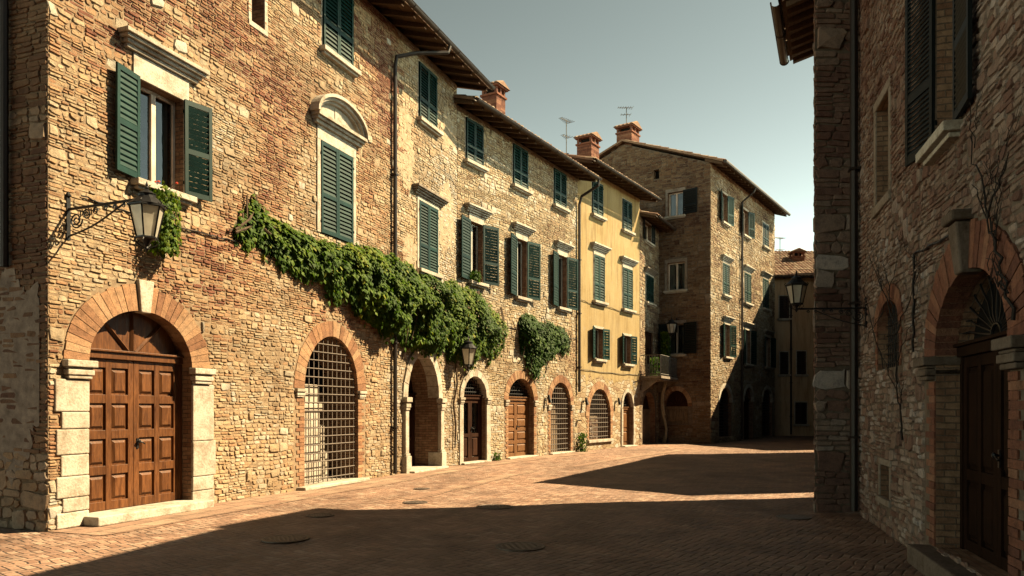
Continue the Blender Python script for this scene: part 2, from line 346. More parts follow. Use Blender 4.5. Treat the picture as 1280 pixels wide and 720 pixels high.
# ---------------------------------------------------------------- facades: local x along the wall, -y outwards, z up
class Facade:
    def __init__(s, O, d, root=None):
        s.O = Vector((O[0], O[1])); s.a = Vector(d).normalized(); s.n = Vector((s.a.y, -s.a.x)); s.ang = math.atan2(s.a.y, s.a.x); s.root = root; s.ops = []
    def ray(s, px, py, out=0):
        u, v = (px - PXC) / FOC, (HOR - py) / FOC
        t = (s.O.dot(s.n) + out) / (u * s.n.x + s.n.y)
        return (Vector((u * t, t)) - s.O).dot(s.a), CAMH + v * t
    def x(s, px, out=0): return s.ray(px, HOR, out)[0]
    def z(s, px, py, out=0): return s.ray(px, py, out)[1]
    def W(s, x, y=0, z=0):
        p = s.O + s.a * x - s.n * y; return Vector((p.x, p.y, z))
    def part(s, name, mb, mats, **kw):
        lo = s.O - s.root.location.xy
        return mb.build(name, mats, s.root, (lo.x, lo.y, 0), s.ang, **kw)
class Op:
    """opening: rectangle x0..x1, z0..zs, with an elliptical arch of rise r above zs (r=0: square head)"""
    def __init__(s, x0, x1, z0, zs, r=0, depth=.25, gap=.0):
        s.x0, s.x1, s.z0, s.zs, s.r, s.depth, s.gap = x0, x1, z0, zs, r, depth, gap
        s.cx = (x0 + x1) / 2; s.hw = (x1 - x0) / 2
    def top(s, x):
        if s.r == 0: return s.zs
        q = max(0, 1 - ((x - s.cx) / s.hw) ** 2); return s.zs + s.r * math.sqrt(q)
    def excl(s, za, zb):
        g = s.gap; 
        if zb < s.z0 or za > s.zs + s.r + g: return None
        if za <= s.zs or s.r == 0: return (s.x0 - g, s.x1 + g)
        q = max(0, 1 - ((za - s.zs) / (s.r + g)) ** 2); w = (s.hw + g) * math.sqrt(q)
        return (s.cx - w, s.cx + w)
class Rect:
    def __init__(s, x0, x1, z0, z1): s.q = (x0, x1, z0, z1)
    def excl(s, za, zb):
        x0, x1, z0, z1 = s.q
        return (x0, x1) if zb > z0 + .01 and za < z1 - .01 else None

def wall_face(mb, x0, x1, top, ops, mi=0, rev=1, dk=2, topmax=None):
    """wall sheet with holes, reveals and closed backs; top is a height or a list of (x,z) profile points"""
    prof = top if isinstance(top, list) else [(x0, top), (x1, top)]
    def H(x):
        for (a, za), (b, zb) in zip(prof, prof[1:]):
            if a <= x <= b + 1e-9: return za + (zb - za) * (x - a) / max(b - a, 1e-9)
        return prof[-1][1]
    xs = {x0, x1} | {p[0] for p in prof}
    for o in ops:
        if o.r == 0: xs |= {o.x0, o.x1}
        else: xs |= {o.cx - o.hw * math.cos(i * PI / 18) for i in range(19)}
    xs = sorted(x for x in xs if x0 - 1e-6 <= x <= x1 + 1e-6)
    for a, b in zip(xs, xs[1:]):
        if b - a < 1e-6: continue
        m = (a + b) / 2; zl = [0.0, 0.0]
        for o in sorted((o for o in ops if o.x0 < m < o.x1), key=lambda o: o.z0):
            mb.face([(a, 0, zl[0]), (b, 0, zl[1]), (b, 0, o.z0), (a, 0, o.z0)], .5, mi); zl = [o.top(a), o.top(b)]
        mb.face([(a, 0, zl[0]), (b, 0, zl[1]), (b, 0, H(b)), (a, 0, H(a))], .5, mi)
    for o in ops:
        ring = [(o.x0, o.z0)]
        n = 18
        if o.r == 0: ring += [(o.x0, o.zs), (o.x1, o.zs)]
        else: ring += [(o.cx - o.hw * math.cos(i * PI / n), o.zs + o.r * math.sin(i * PI / n)) for i in range(n + 1)]
        ring += [(o.x1, o.z0)]
        u = 0
        for (ax, az), (bx, bz) in zip(ring, ring[1:] + ring[:1]):
            L = math.hypot(bx - ax, bz - az)
            vert = abs(bz - az) >= abs(bx - ax)
            uv = [(0, az), (0, bz), (o.depth, bz), (o.depth, az)] if vert else [(u, 0), (u + L, 0), (u + L, o.depth), (u, o.depth)]
            mb.face([(ax, 0, az), (bx, 0, bz), (bx, o.depth, bz), (ax, o.depth, az)], .5, rev, uv); u += L
        mb.face([(x, o.depth, z) for x, z in ring], .5, dk)
def shell(mb, x0, x1, H, depth, mi=0):
    mb.face([(x0, depth, 0), (x0, 0, 0), (x0, 0, H), (x0, depth, H)], .5, mi, [(0, 0), (depth, 0), (depth, H), (0, H)])
    mb.face([(x1, 0, 0), (x1, depth, 0), (x1, depth, H), (x1, 0, H)], .5, mi, [(0, 0), (depth, 0), (depth, H), (0, H)])
    mb.face([(x1, depth, 0), (x0, depth, 0), (x0, depth, H), (x1, depth, H)], .5, mi)

def one_stone(mb, x0, x1, z0, z1, h, rnd, rd, wx, wz, mi, g):
    x0 += g; x1 -= g; z0 += g; z1 -= g
    w, hh = x1 - x0, z1 - z0
    if w < .03 or hh < .02: return
    c = min(w, hh) * rd; j = min(w, hh) * .15 + .003
    pts = [(x0 + c, z0), (x1 - c, z0), (x1, z0 + c), (x1, z1 - c), (x1 - c, z1), (x0 + c, z1), (x0, z1 - c), (x0, z0 + c)]
    pts = [(x + U(-j, j) + wx, z + U(-j, j) + wz) for x, z in pts]
    cx, cz = (x0 + x1) / 2 + wx, (z0 + z1) / 2 + wz
    bx, bz = 1 - min(.35, .022 / w), 1 - min(.4, .02 / hh)
    ta, tb = U(-.04, .04), U(-.1, .1)
    vs = [(x, .006, z) for x, z in pts] + [(cx + (x - cx) * bx, -h + ta * (x - cx) + tb * (z - cz), cz + (z - cz) * bz) for x, z in pts]
    fs = [(i, (i + 1) % 8, 8 + (i + 1) % 8, 8 + i) for i in range(8)]
    if hh > .12:
        vs.append((cx + U(-.02, .02), -h - U(.2, .6) * h, cz + U(-.02, .02)))
        fs += [(8 + i, 8 + (i + 1) % 8, 16) for i in range(8)]
    else: fs.append(tuple(range(8, 16)))
    mb.raw(vs, fs, rnd, mi)

def stonework(mb, x0, x1, zmax, excl, style, s=1.0, mi=3, hr=(.008, .026), zmin=0.0, seed=0, warp=.05):
    """courses of thin stones mixed with squared and rounded bigger ones, stones as solid lumps on the mortar bed"""
    ztop = zmax if callable(zmax) else (lambda x: zmax)
    gmax = max(ztop(x0), ztop((x0 + x1) / 2), ztop(x1))
    def put(a, b, za, zb, kind, st):
        iv = sorted(i for i in (e.excl(za, zb) for e in excl) if i and i[1] > a and i[0] < b)
        segs = []; p = a
        for i in iv:
            if i[0] > p: segs.append((p, i[0]))
            p = max(p, i[1])
        if p < b: segs.append((p, b))
        for q0, q1 in segs:
            if q1 - q0 < .045 or zb > ztop((q0 + q1) / 2) + .02: continue
            cx, cz = (q0 + q1) / 2, (za + zb) / 2
            e = min(1, (q0 - x0) / .3, (x1 - q1) / .3); e = max(0, e)
            wz = warp * e * noise.noise(Vector((cx * .9, cz * .9, seed))) + .02 * e * noise.noise(Vector((cx * 3, cz * 2, seed + 9)))
            tone = noise.noise(Vector((cx * .45 + seed, cz * .45, 3.3)))
            rnd = st[3](cx, cz, kind, tone)
            one_stone(mb, q0, q1, za, zb, U(*hr) * (1.5 if kind == 'big' else 1), min(1, max(0, rnd)), {'thin': .24, 'mid': .27, 'big': .16}[kind], 0, wz, mi, U(.0015, .005) * (1.5 if kind != 'thin' else 1))
    z = zmin
    while z < gmax:
        bh = U(.21, .29) * s; x = x0
        while x < x1 - 1e-6:
            st = style((x, z)); r = rng.random()
            if r < st[2]: w = U(.2, .46) * s; rows = [1]; kd = 'big'
            elif r < st[2] + st[1]: w = U(.4, 1.0) * s; f = U(.42, .58); rows = [f, 1 - f]; kd = 'mid'
            else:
                w = U(.5, 1.5) * s; n = rng.choice((3, 3, 4)); q = [U(.75, 1.25) for _ in range(n)]; rows = [k / sum(q) for k in q]; kd = 'thin'
            if x1 - (x + w) < .2: w = x1 - x
            zz = z
            for f in rows:
                xx = x
                while xx < x + w - 1e-6:
                    L = w if kd == 'big' else U(.13, .34) * s if kd == 'mid' else U(.12, .36) * s
                    if x + w - (xx + L) < .09 * s: L = x + w - xx
                    put(xx, xx + L, zz, zz + f * bh, kd, st); xx += L
                zz += f * bh
            x += w
        z += bh

def voussoirs(mb, op, thick, n, y0, y1, gap=.008, skip=None, mi=0, over=.0, jit=.006):
    for i in range(n):
        a0, a1 = PI - PI * i / n, PI - PI * (i + 1) / n
        if skip and skip[0] < i + .5 < skip[1]: continue
        am = (a0 + a1) / 2; ga = gap / (2 * max(op.hw, .3))
        a0 -= ga; a1 += ga
        P = lambda a, k: (op.cx + (op.hw - .004 + k) * math.cos(a), op.zs + (op.r - .004 + k) * math.sin(a))
        t = thick * U(.94, 1.05); yy = y0 + U(-jit, jit)
        q = [P(a0, 0), P(a1, 0), P(a1, t), P(a0, t)]
        vs = [(x, yy, z) for x, z in q] + [(x, y1, z) for x, z in q]
        mb.raw(vs, [(0, 1, 2, 3), (4, 7, 6, 5), (0, 4, 5, 1), (1, 5, 6, 2), (2, 6, 7, 3), (3, 7, 4, 0)], U(0, 1), mi)

def arch_disc(mb, op, y, zb, ins=0, m=0, r=.5):
    pts = [(op.cx - (op.hw - ins) * math.cos(i * PI / 18), y, op.zs + (op.r - ins) * math.sin(i * PI / 18)) for i in range(19)]
    mb.face([(op.x1 - ins, y, zb)] + [(op.x0 + ins, y, zb)] + pts, r, m)
def grille(op, y, dx, dz, rad=.011, zb=None, jag=0):
    mb = MB(); x = op.x0 + dx * .6; zb = op.z0 + .02 if zb is None else zb
    while x < op.x1 - .03:
        mb.tube([(x, y, zb), (x, y, op.top(x) - .005)], rad, 5); x += dx
    z = zb + dz * .5
    while z < op.zs + op.r - .04:
        w = op.hw if z <= op.zs else op.hw * math.sqrt(max(0, 1 - ((z - op.zs) / op.r) ** 2))
        mb.tube([(op.cx - w + .004, y - rad * 1.3, z), (op.cx + w - .004, y - rad * 1.3, z)], rad, 5); z += dz
    return mb

# ---------------------------------------------------------------- windows
def leaf_mesh(w, h, pitch=.045, left=True, mid=(.36,), flip=False):
    tone = U(.35, .65)
    mb = MB(); t = .036; st = min(.06, w * .16); sgn = 1 if left else -1
    def bx(a, b, y0, y1, z0, z1): mb.box(min(sgn * a, sgn * b), max(sgn * a, sgn * b), y0, y1, z0, z1, U(.3, .7))
    bx(0, st, -t, 0, 0, h); bx(w - st, w, -t, 0, 0, h)
    zs = [0] + [h * m for m in mid] + [h]; rl = min(.085, h * .07)
    for i, z in enumerate(zs):
        a = z if i == 0 else z - rl / 2 if i < len(zs) - 1 else z - rl
        bx(st, w - st, -t + .002, -.002, a, a + rl)
    for i in range(len(zs) - 1):
        a = zs[i] + (rl if i == 0 else rl / 2); b = zs[i + 1] - (rl if i == len(zs) - 2 else rl / 2)
        n = max(2, int((b - a) / pitch)); p = (b - a) / n
        for k in range(n):
            z = a + p * k; x0, x1 = sorted((sgn * st, sgn * (w - st)))
            dz = p * (.98 if flip else .72)
            ya, yb = (-.006, -t + .004) if flip else (-t + .004, -.006)
            vs = [(x0, ya, z), (x1, ya, z), (x1, yb, z + dz), (x0, yb, z + dz)]
            vs += [(a_, b_ + .004, c_ + .011) for a_, b_, c_ in vs]
            mb.hexa([vs[0], vs[1], vs[2], vs[3], vs[4], vs[5], vs[6], vs[7]], U(.3, .7))
    bx(-.012, .02, -t - .012, -t + .004, h * .12, h * .12 + .05); bx(-.012, .02, -t - .012, -t + .004, h * .86, h * .86 + .05)
    return mb
def hood_mesh(x0, x1, z, proj=.2, h=.2):
    mb = MB(); q = [(0, .25, .35), (.25, .5, .55), (.5, .72, .8), (.72, 1, 1.0)]
    for a, b, p in q: mb.box(x0 - proj * p * .8, x1 + proj * p * .8, -proj * p, .02, z + h * a, z + h * b - .004, U(.2, .8))
    return mb
def window(F, px0, px1, pyt, pyb, shut='closed', hood=None, sill=True, frame=0.0, frieze=0, mat='green', ang=(162, 165), lw=None, curt=True, pitch=.085, fmat='trim', sides=(1, 1), depth=.9, mid=(.36,), pxc=None, gap=0, fh=None):
    c = pxc or (px0 + px1) / 2
    x0, x1 = F.x(px0), F.x(px1); z0, z1 = F.z(c, pyb), F.z(c, pyt); w, h = x1 - x0, z1 - z0
    if shut == 'closed': depth = .2
    op = Op(x0, x1, z0, z1, 0, depth, gap); F.ops.append(op)
    fw = max(frame, .04); mb = MB()
    yf = -.03 if frame else -.004
    mb.box(x0 - fw, x0 - .002, yf, .12, z0, z1, .6); mb.box(x1 + .002, x1 + fw, yf, .12, z0, z1, .45); mb.box(x0 - fw, x1 + fw, yf - .002, .12, z1 + .002, z1 + fw + frieze, .7)
    wo = F.part('window', mb, M[fmat], bevel=.006)
    op.fx = Rect(x0 - fw - .01, x1 + fw + .01, z0 - .02, z1 + fw + frieze)
    if sill:
        s = MB(); s.box(x0 - .14, x1 + .14, -.17, .1, z0 - .1, z0 - .004, .6); s.box(x0 - .09, x1 + .09, -.11, .05, z0 - .15, z0 - .102, .4)
        s.build('sill', M['trim'], wo, bevel=.01)
    if hood == 'flat':
        hx = .1 + fw; zt = z1 + fw + frieze
        hood_mesh(x0 - hx, x1 + hx, zt + .01, .22, fh or .2).build('hood', M['trimD' if frieze == 0 else 'trim'], wo, bevel=.008)
    if hood == 'curved':
        s = MB(); zt = z1 + fw + frieze; hw = w / 2 + fw + .2; cx = (x0 + x1) / 2; rise = hw * .62
        for a, b, p in [(0, .07, .1), (.075, .13, .16), (.135, .2, .22)]: s.box(cx - hw * (.86 + p * .6), cx + hw * (.86 + p * .6), -p, .02, zt + a, zt + b, U(.2, .7))
        zb = zt + .2
        s.box(cx - .12, cx + .12, -.045, .02, zb + .02, zb + rise * .6, .3)
        for (k, p, th) in [(0, .24, .07), (.075, .17, .06), (.14, .1, .05)]:
            for i in range(20):
                t0, t1 = PI * i / 20, PI * (i + 1) / 20
                P = lambda t, q: (cx - (hw + .05 - q) * math.cos(t), zb + (rise - q) * math.sin(t))
                q = [P(t0, k + th), P(t1, k + th), P(t1, k), P(t0, k)]
                vs = [(x, -p, z) for x, z in q] + [(x, .02, z) for x, z in q]
                s.raw(vs, [(0, 1, 2, 3), (0, 4, 5, 1), (1, 5, 6, 2), (2, 6, 7, 3), (3, 7, 4, 0)], .5)
        pts = [(cx - (hw - .1) * math.cos(i * PI / 18), -.03, zb + (rise - .12) * math.sin(i * PI / 18)) for i in range(19)]
        s.face(pts, .25)
        s.build('pediment', M['trim'], wo)
        op.fx2 = Rect(cx - hw, cx + hw, zt, zb + rise * .75)
    lw = lw or w / 2
    if shut in ('closed', 'open'):
        for k, left in ((0, True), (1, False)):
            if not sides[k]: continue
            a = 0 if shut == 'closed' else R(ang[k] + U(-5, 3))
            ln = (w / 2 - .004) if shut == 'closed' else lw
            lm = leaf_mesh(ln, h - .02 if shut == 'closed' else h + .02, pitch, left, mid, shut == 'open' and left)
            lm.build('shutter', M[mat], wo, (x0 + .003 if left else x1 - .003, -.012 if shut == 'closed' else -.05, z0 + .008), -a if left else a).rotation_euler.y = R(U(-.35, .35))
    if shut != 'closed':
        y = .17; cf = MB(); t = .055
        cf.box(x0, x0 + t, y, y + .06, z0, z1); cf.box(x1 - t, x1, y, y + .06, z0, z1); cf.box(x0 + t, x1 - t, y, y + .06, z0, z0 + t * 1.4); cf.box(x0 + t, x1 - t, y, y + .06, z1 - t, z1)
        cx = (x0 + x1) / 2; cf.box(cx - .045, cx + .045, y - .012, y + .065, z0 + t * 1.4, z1 - t)
        co = cf.build('casement', M['white'], wo, bevel=.006)
        g = MB(); g.face([(x0 + t, y + .03, z0 + t), (x1 - t, y + .03, z0 + t), (x1 - t, y + .03, z1 - t), (x0 + t, y + .03, z1 - t)]); g.build('pane', M['glass'], wo)
        if curt:
            cu = MB(); n = 16
            for (a, b) in ((x0 + .03, x0 + w * .30), (x1 - w * .26, x1 - .03)):
                p = [(a + (b - a) * i / n, y + .16 + .03 * math.sin(i * 2.3), 0) for i in range(n + 1)]
                for i in range(n): cu.face([(p[i][0], p[i][1], z0 + .02), (p[i + 1][0], p[i + 1][1], z0 + .02), (p[i + 1][0], p[i + 1][1], z1 - .02), (p[i][0], p[i][1], z1 - .02)])
            cu.build('curtain', M['curtain'], wo)
    return wo, op

# ---------------------------------------------------------------- doors
def door_leaf(mb, x0, x1, z0, z1, cols, rows, y, t=.05, st=.10, rail=.12, glassrows=()):
    """panelled leaf: stiles, rails and raised panels; rows are height shares bottom to top"""
    w = x1 - x0; cw = (w - st * (cols + 1)) / cols; hh = (z1 - z0) - rail * (len(rows) + 1); tot = sum(rows)
    for c in range(cols + 1):
        a = x0 + c * (cw + st); mb.box(a, a + st, y - t, y, z0, z1, U(.3, .7))
    z = z0
    for i in range(len(rows) + 1):
        for c in range(cols):
            a = x0 + st + c * (cw + st); mb.box(a, a + cw, y - t + .003, y - .003, z, z + rail, U(.3, .7))
        if i < len(rows):
            ph = hh * rows[i] / tot
            for c in range(cols):
                a = x0 + st + c * (cw + st); za, zb = z + rail, z + rail + ph
                if i in glassrows: continue
                mb.box(a - .01, a + cw + .01, y - t * .35, y - .004, za - .01, zb + .01, .4)
                mb.frustum(a + .025, a + cw - .025, za + .025, zb - .025, y - t * .35, y - t * .95, .04, U(.3, .7))
            z += rail + ph
def knob(parent, x, y, z, s=1):
    k = MB(); k.lathe([(.028 * s, -.004), (.03 * s, .004), (.012 * s, .012), (.012 * s, .03), (.026 * s, .04), (.028 * s, .052), (.014 * s, .066)], 10)
    k.v = [(x + a, y - c, z + b) for a, b, c in k.v]
    k.box(x - .02 * s, x + .02 * s, y - .012, y, z - .11 * s, z + .05 * s)
    k.tube([(x, y - .04, z), (x + .06 * s, y - .05, z - .015), (x + .1 * s, y - .045, z - .04 * s)], .011 * s, 6)
    k.build('handle', M['iron'], parent)
def step_part(F, x0, x1, z, proj, mat='trim', depth=.3):
    s = MB(); s.box(x0, x1, -proj, depth, 0.0, z + .005, .7)
    return F.part('step', s, M[mat], bevel=.018)
def panel_door(F, op, y, mat, rows=(1, 1, 1, 1), cols=1, fan='wood', transom=None, glassrows=(), handle=True, leaves=2, st=.09, rail=.11):
    zt = transom or op.zs; f = MB(); t = .07
    f.box(op.x0 + .003, op.x0 + t, y - .02, y + .08, op.z0, zt, .4); f.box(op.x1 - t, op.x1 - .003, y - .02, y + .08, op.z0, zt, .4)
    f.box(op.x0 + .003, op.x1 - .003, y - .05, y + .09, zt, zt + .10, .6); f.box(op.x0 + .003, op.x1 - .003, y - .085, y + .05, zt + .102, zt + .135, .7)
    d = F.part('door', f, M[mat], bevel=.006)
    xs = [op.x0 + t + (op.x1 - op.x0 - 2 * t) * i / leaves for i in range(leaves + 1)]
    for a, b in zip(xs, xs[1:]):
        l = MB(); door_leaf(l, a + .003, b - .003, op.z0 + .012, zt - .004, cols, rows, y + .05, .055, st, rail, glassrows); l.build('door_leaf', M[mat], d, bevel=.004)
    if glassrows:
        g = MB(); g.face([(xs[0], y + .03, op.z0 + .1), (xs[-1], y + .03, op.z0 + .1), (xs[-1], y + .03, zt - .1), (xs[0], y + .03, zt - .1)]); g.build('pane', M['glass'], d)
    if op.r > 0 and fan:
        fn = MB()
        z0 = zt + .135; hh = op.zs + op.r - z0
        if fan in ('wood', 'doorwood'):
            arch_disc(fn, op, y + .04, z0, .004)
            for k in (-.62, 0, .62):
                e = (op.cx + k * op.hw * .98, 0); x2 = op.cx + k * op.hw * .9; z2 = min(op.top(x2), op.zs + op.r) - .03
                fn.tube([(op.cx + k * .12, y + .03, z0), (x2, y + .03, z2)], .035, 4)
            fn.build('fanlight', M['woodD' if fan == 'wood' else mat], d)  # panel takes the dark brown wood, else the door's own wood
        elif fan == 'bars':
            x = op.x0 + .08
            while x < op.x1 - .04:
                if op.top(x) > z0 + .03: fn.tube([(x, y, z0), (x, y, op.top(x) - .006)], .011, 5)
                x += .12
            z = z0 + .09
            while z < op.zs + op.r - .05:
                w = op.hw if z < op.zs else op.hw * math.sqrt(max(0, 1 - ((z - op.zs) / op.r) ** 2)); fn.tube([(op.cx - w + .01, y - .012, z), (op.cx + w - .01, y - .012, z)], .011, 5); z += .12
            fn.build('fanlight_grille', M['iron'], d)
        elif fan == 'sun':
            for i in range(1, 14):
                a = PI * i / 14; e = op.hw * .97
                P = [(op.cx + .12 * math.cos(a), y, z0 + .1 * math.sin(a))]
                for q in (.35, .6, .8, .97):
                    xx = op.cx + (op.hw * q) * math.cos(a); zz = z0 + (hh * q) * math.sin(a); zz = min(zz, op.top(min(max(xx, op.x0 + .01), op.x1 - .01)) - .01)
                    P.append((xx, y + .01 * math.sin(q * 9 + i), zz))
                fn.tube(P, .011, 5)
            fn.tube([(op.cx + .13 * math.cos(PI * i / 8), y - .01, z0 + .11 * math.sin(PI * i / 8)) for i in range(9)], .014, 5)
            fn.build('fanlight_grille', M['iron'], d)
    if handle: knob(d, op.cx + .07 if leaves == 2 else op.x0 + t + .12, y - .005, op.z0 + 1.02)
    return d

# ---------------------------------------------------------------- roofs
def tiles(mb, x0, x1, y0, z0, y1, z1, per=.22, row=.40, mi=0):
    L = math.hypot(y1 - y0, z1 - z0); nr = max(1, int(L / row)); n = max(1, int((x1 - x0) / per)); per = (x1 - x0) / n
    ny, nz = -(z1 - z0) / L, (y1 - y0) / L
    k = 6
    for r in range(nr):
        for i in range(n):
            rv = rng.random(); j = U(-.012, .012); sk = U(-.03, .03)
            for q in range(k):
                u0, u1 = q / k, (q + 1) / k
                def P(u, e):
                    b = .055 * abs(math.sin(PI * u)) ** .8 - .0 + (0.028 if e == 0 else 0) + j
                    tt = (r + e * 1.04) / nr; yy = y0 + (y1 - y0) * tt; zz = z0 + (z1 - z0) * tt + sk * 0
                    return (x0 + (i + u) * per, yy + ny * b, zz + nz * b)
                a, b_, c, d = P(u0, 0), P(u1, 0), P(u1, 1), P(u0, 1)
                mb.face([a, b_, c, d], rv, mi)
                if r == 0: mb.face([(a[0], a[1], a[2] - .03), (b_[0], b_[1], b_[2] - .03), b_, a], rv, mi)
def eaves_roof(F, x0, x1, H, depth, ov=.8, pitch=17, rpitch=.55, verge=.25, gut=True, gx=None, tile=True, rad=.065):
    """lean-to front slope with overhang, rafters, gutter; plus a plain back slope"""
    tn = math.tan(R(pitch)); mb = MB(); xa, xb = x0 - verge, x1 + verge
    ye, ze = -ov, H - ov * tn + .16; yr = depth * .5; zr = H + yr * tn + .16
    tiles(mb, xa, xb, ye - .05, ze + .03, yr, zr + .03, mi=0)
    # boards under the tiles
    for (a, b) in (((ye, ze - .03), (yr, zr - .03)),):
        mb.face([(xa, a[0], a[1]), (xb, a[0], a[1]), (xb, b[0], b[1]), (xa, b[0], b[1])], .5, 1)
        mb.face([(xa, a[0], a[1]), (xb, a[0], a[1]), (xb, a[0], a[1] + .05), (xa, a[0], a[1] + .05)], .5, 1)
    for x in (xa, xb): mb.face([(x, ye, ze - .03), (x, ye, ze + .05), (x, yr, zr + .05), (x, yr, zr - .03)], .5, 0)
    mb.face([(xa, yr, zr + .03), (xb, yr, zr + .03), (xb, depth + .3, H), (xa, depth + .3, H)], .5, 0)
    for x in (x0, x1): mb.face([(x, 0, H - .02), (x, yr, zr - .04), (x, depth, H - .02)], .5, 2)
    roof = F.part('roof', mb, [M['tile'], M['rafter'], M['mortarB']])
    n = int((xb - xa) / rpitch); first = None
    for i in range(n + 1):
        x = xa + .08 + (xb - xa - .16) * i / n
        if first is None:
            r = MB(); w = .05
            for (s0, s1) in ((0, 1),):
                y0, y1 = ye + .06, .25
                za, zb = H + y0 * tn + .12, H + y1 * tn + .12
                r.hexa([(-w, y0, za - .09), (w, y0, za - .09), (w, y1, zb - .14), (-w, y1, zb - .14), (-w, y0, za), (w, y0, za), (w, y1, zb), (-w, y1, zb)], .5)
            first = r.build('rafter', M['rafter'], roof, (x, 0, 0)); o = first
        else:
            o = first.copy(); COL.objects.link(o); o.parent = roof; o.location = (x, 0, U(-.006, .006)); o.rotation_euler = (0, 0, U(-.02, .02))
    if gut:
        g = MB(); a, b = gx or (xa, xb); yc, zc = ye - .10, ze - .015
        n = 7; N = max(2, int((b - a) / 1.2))
        for i in range(N):
            u0, u1 = a + (b - a) * i / N, a + (b - a) * (i + 1) / N
            for q in range(n):
                t0, t1 = PI + PI * q / n, PI + PI * (q + 1) / n
                g.face([(u0, yc + rad * 1.15 * math.cos(t0), zc + rad * 1.15 * math.sin(t0)), (u1, yc + rad * 1.15 * math.cos(t0), zc + rad * 1.15 * math.sin(t0)), (u1, yc + rad * 1.15 * math.cos(t1), zc + rad * 1.15 * math.sin(t1)), (u0, yc + rad * 1.15 * math.cos(t1), zc + rad * 1.15 * math.sin(t1))])
            g.tube([(u0 + .01, yc + rad * 1.2 * math.cos(t), zc + rad * 1.2 * math.sin(t)) for t in [PI + PI * q / 8 for q in range(9)]], .012, 4)
        g.tube([(a, yc - rad * 1.15, zc), (b, yc - rad * 1.15, zc)], .014, 5)
        g.build('gutter', M['gutter'], roof, smooth=False)
    return roof, (ye, ze, yr, zr)
def downpipe(F, pts, rad=.05, mat='pipe', clips=True):
    mb = MB(); mb.tube(pts, rad, 8)
    z = 1.2
    top = max(p[2] for p in pts)
    if clips:
        x, y = pts[-1][0], pts[-1][1]
        while z < top - 1.5: mb.box(x - rad * 1.5, x + rad * 1.5, y - rad * 1.25, .01, z, z + .035); z += 2.1
    return F.part('downpipe', mb, M[mat], smooth=False)
def chimney(roof, x, y, zb, w, d, h, mat='brickR'):
    mb = MB(); z = zb; k = 0
    while z < zb + h:
        hh = .075; o = U(0, 1)
        nx = max(2, int(w / .25)); 
        for i in range(nx):
            mb.box(x - w / 2 + w * i / nx + .003, x - w / 2 + w * (i + 1) / nx - .003, y - d / 2 + U(-.004, .004), y + d / 2, z, z + hh - .008, U(0, 1))
        z += hh; k += 1
    mb.box(x - w / 2 + .008, x + w / 2 - .008, y - d / 2 + .008, y + d / 2 - .008, zb - 1.0, z - .004, .2)
    mb.box(x - w / 2 - .05, x + w / 2 + .05, y - d / 2 - .05, y + d / 2 + .05, z, z + .07, .5)
    for sx in (-1, 0, 1):
        for sy in (-1, 1): mb.box(x + sx * (w / 2 - .05) - .045, x + sx * (w / 2 - .05) + .045, y + sy * (d / 2 - .05) - .05, y + sy * (d / 2 - .05) + .05, z + .072, z + .3, U(0, 1))
    mb.box(x - w * .3, x + w * .3, y - d * .3, y + d * .3, z + .07, z + .29, .0, 2)
    zt = z + .3; e = .13
    mb.box(x - w / 2 - .08, x + w / 2 + .08, y - d / 2 - .08, y + d / 2 + .08, zt, zt + .06, .4)
    X0, X1, Y0, Y1 = x - w / 2 - e, x + w / 2 + e, y - d / 2 - e, y + d / 2 + e; zr = zt + .06 + w * .28
    for s in (0, 1):
        n = 5
        for i in range(n):
            a, b = Y0 + (Y1 - Y0) * i / n, Y0 + (Y1 - Y0) * (i + 1) / n
            xe = X0 if s == 0 else X1
            for q in range(4):
                u0, u1 = q / 4, (q + 1) / 4
                ya, yb = a + (b - a) * u0, a + (b - a) * u1; ba, bb = .05 * math.sin(PI * u0), .05 * math.sin(PI * u1)
                mb.face([(xe, ya, zt + .062 + ba), (xe, yb, zt + .062 + bb), (x, yb, zr + bb), (x, ya, zr + ba)], U(.2, .8), 1)
                mb.face([(xe, ya, zt + .05), (xe, yb, zt + .05), (xe, yb, zt + .062 + bb), (xe, ya, zt + .062 + ba)], .4, 1)
    for ye in (Y0, Y1): mb.face([(X0, ye, zt + .06), (X1, ye, zt + .06), (x, ye, zr)], .4, 1)
    return mb.build('chimney', [M[mat], M['tile'], M['dark']], roof)

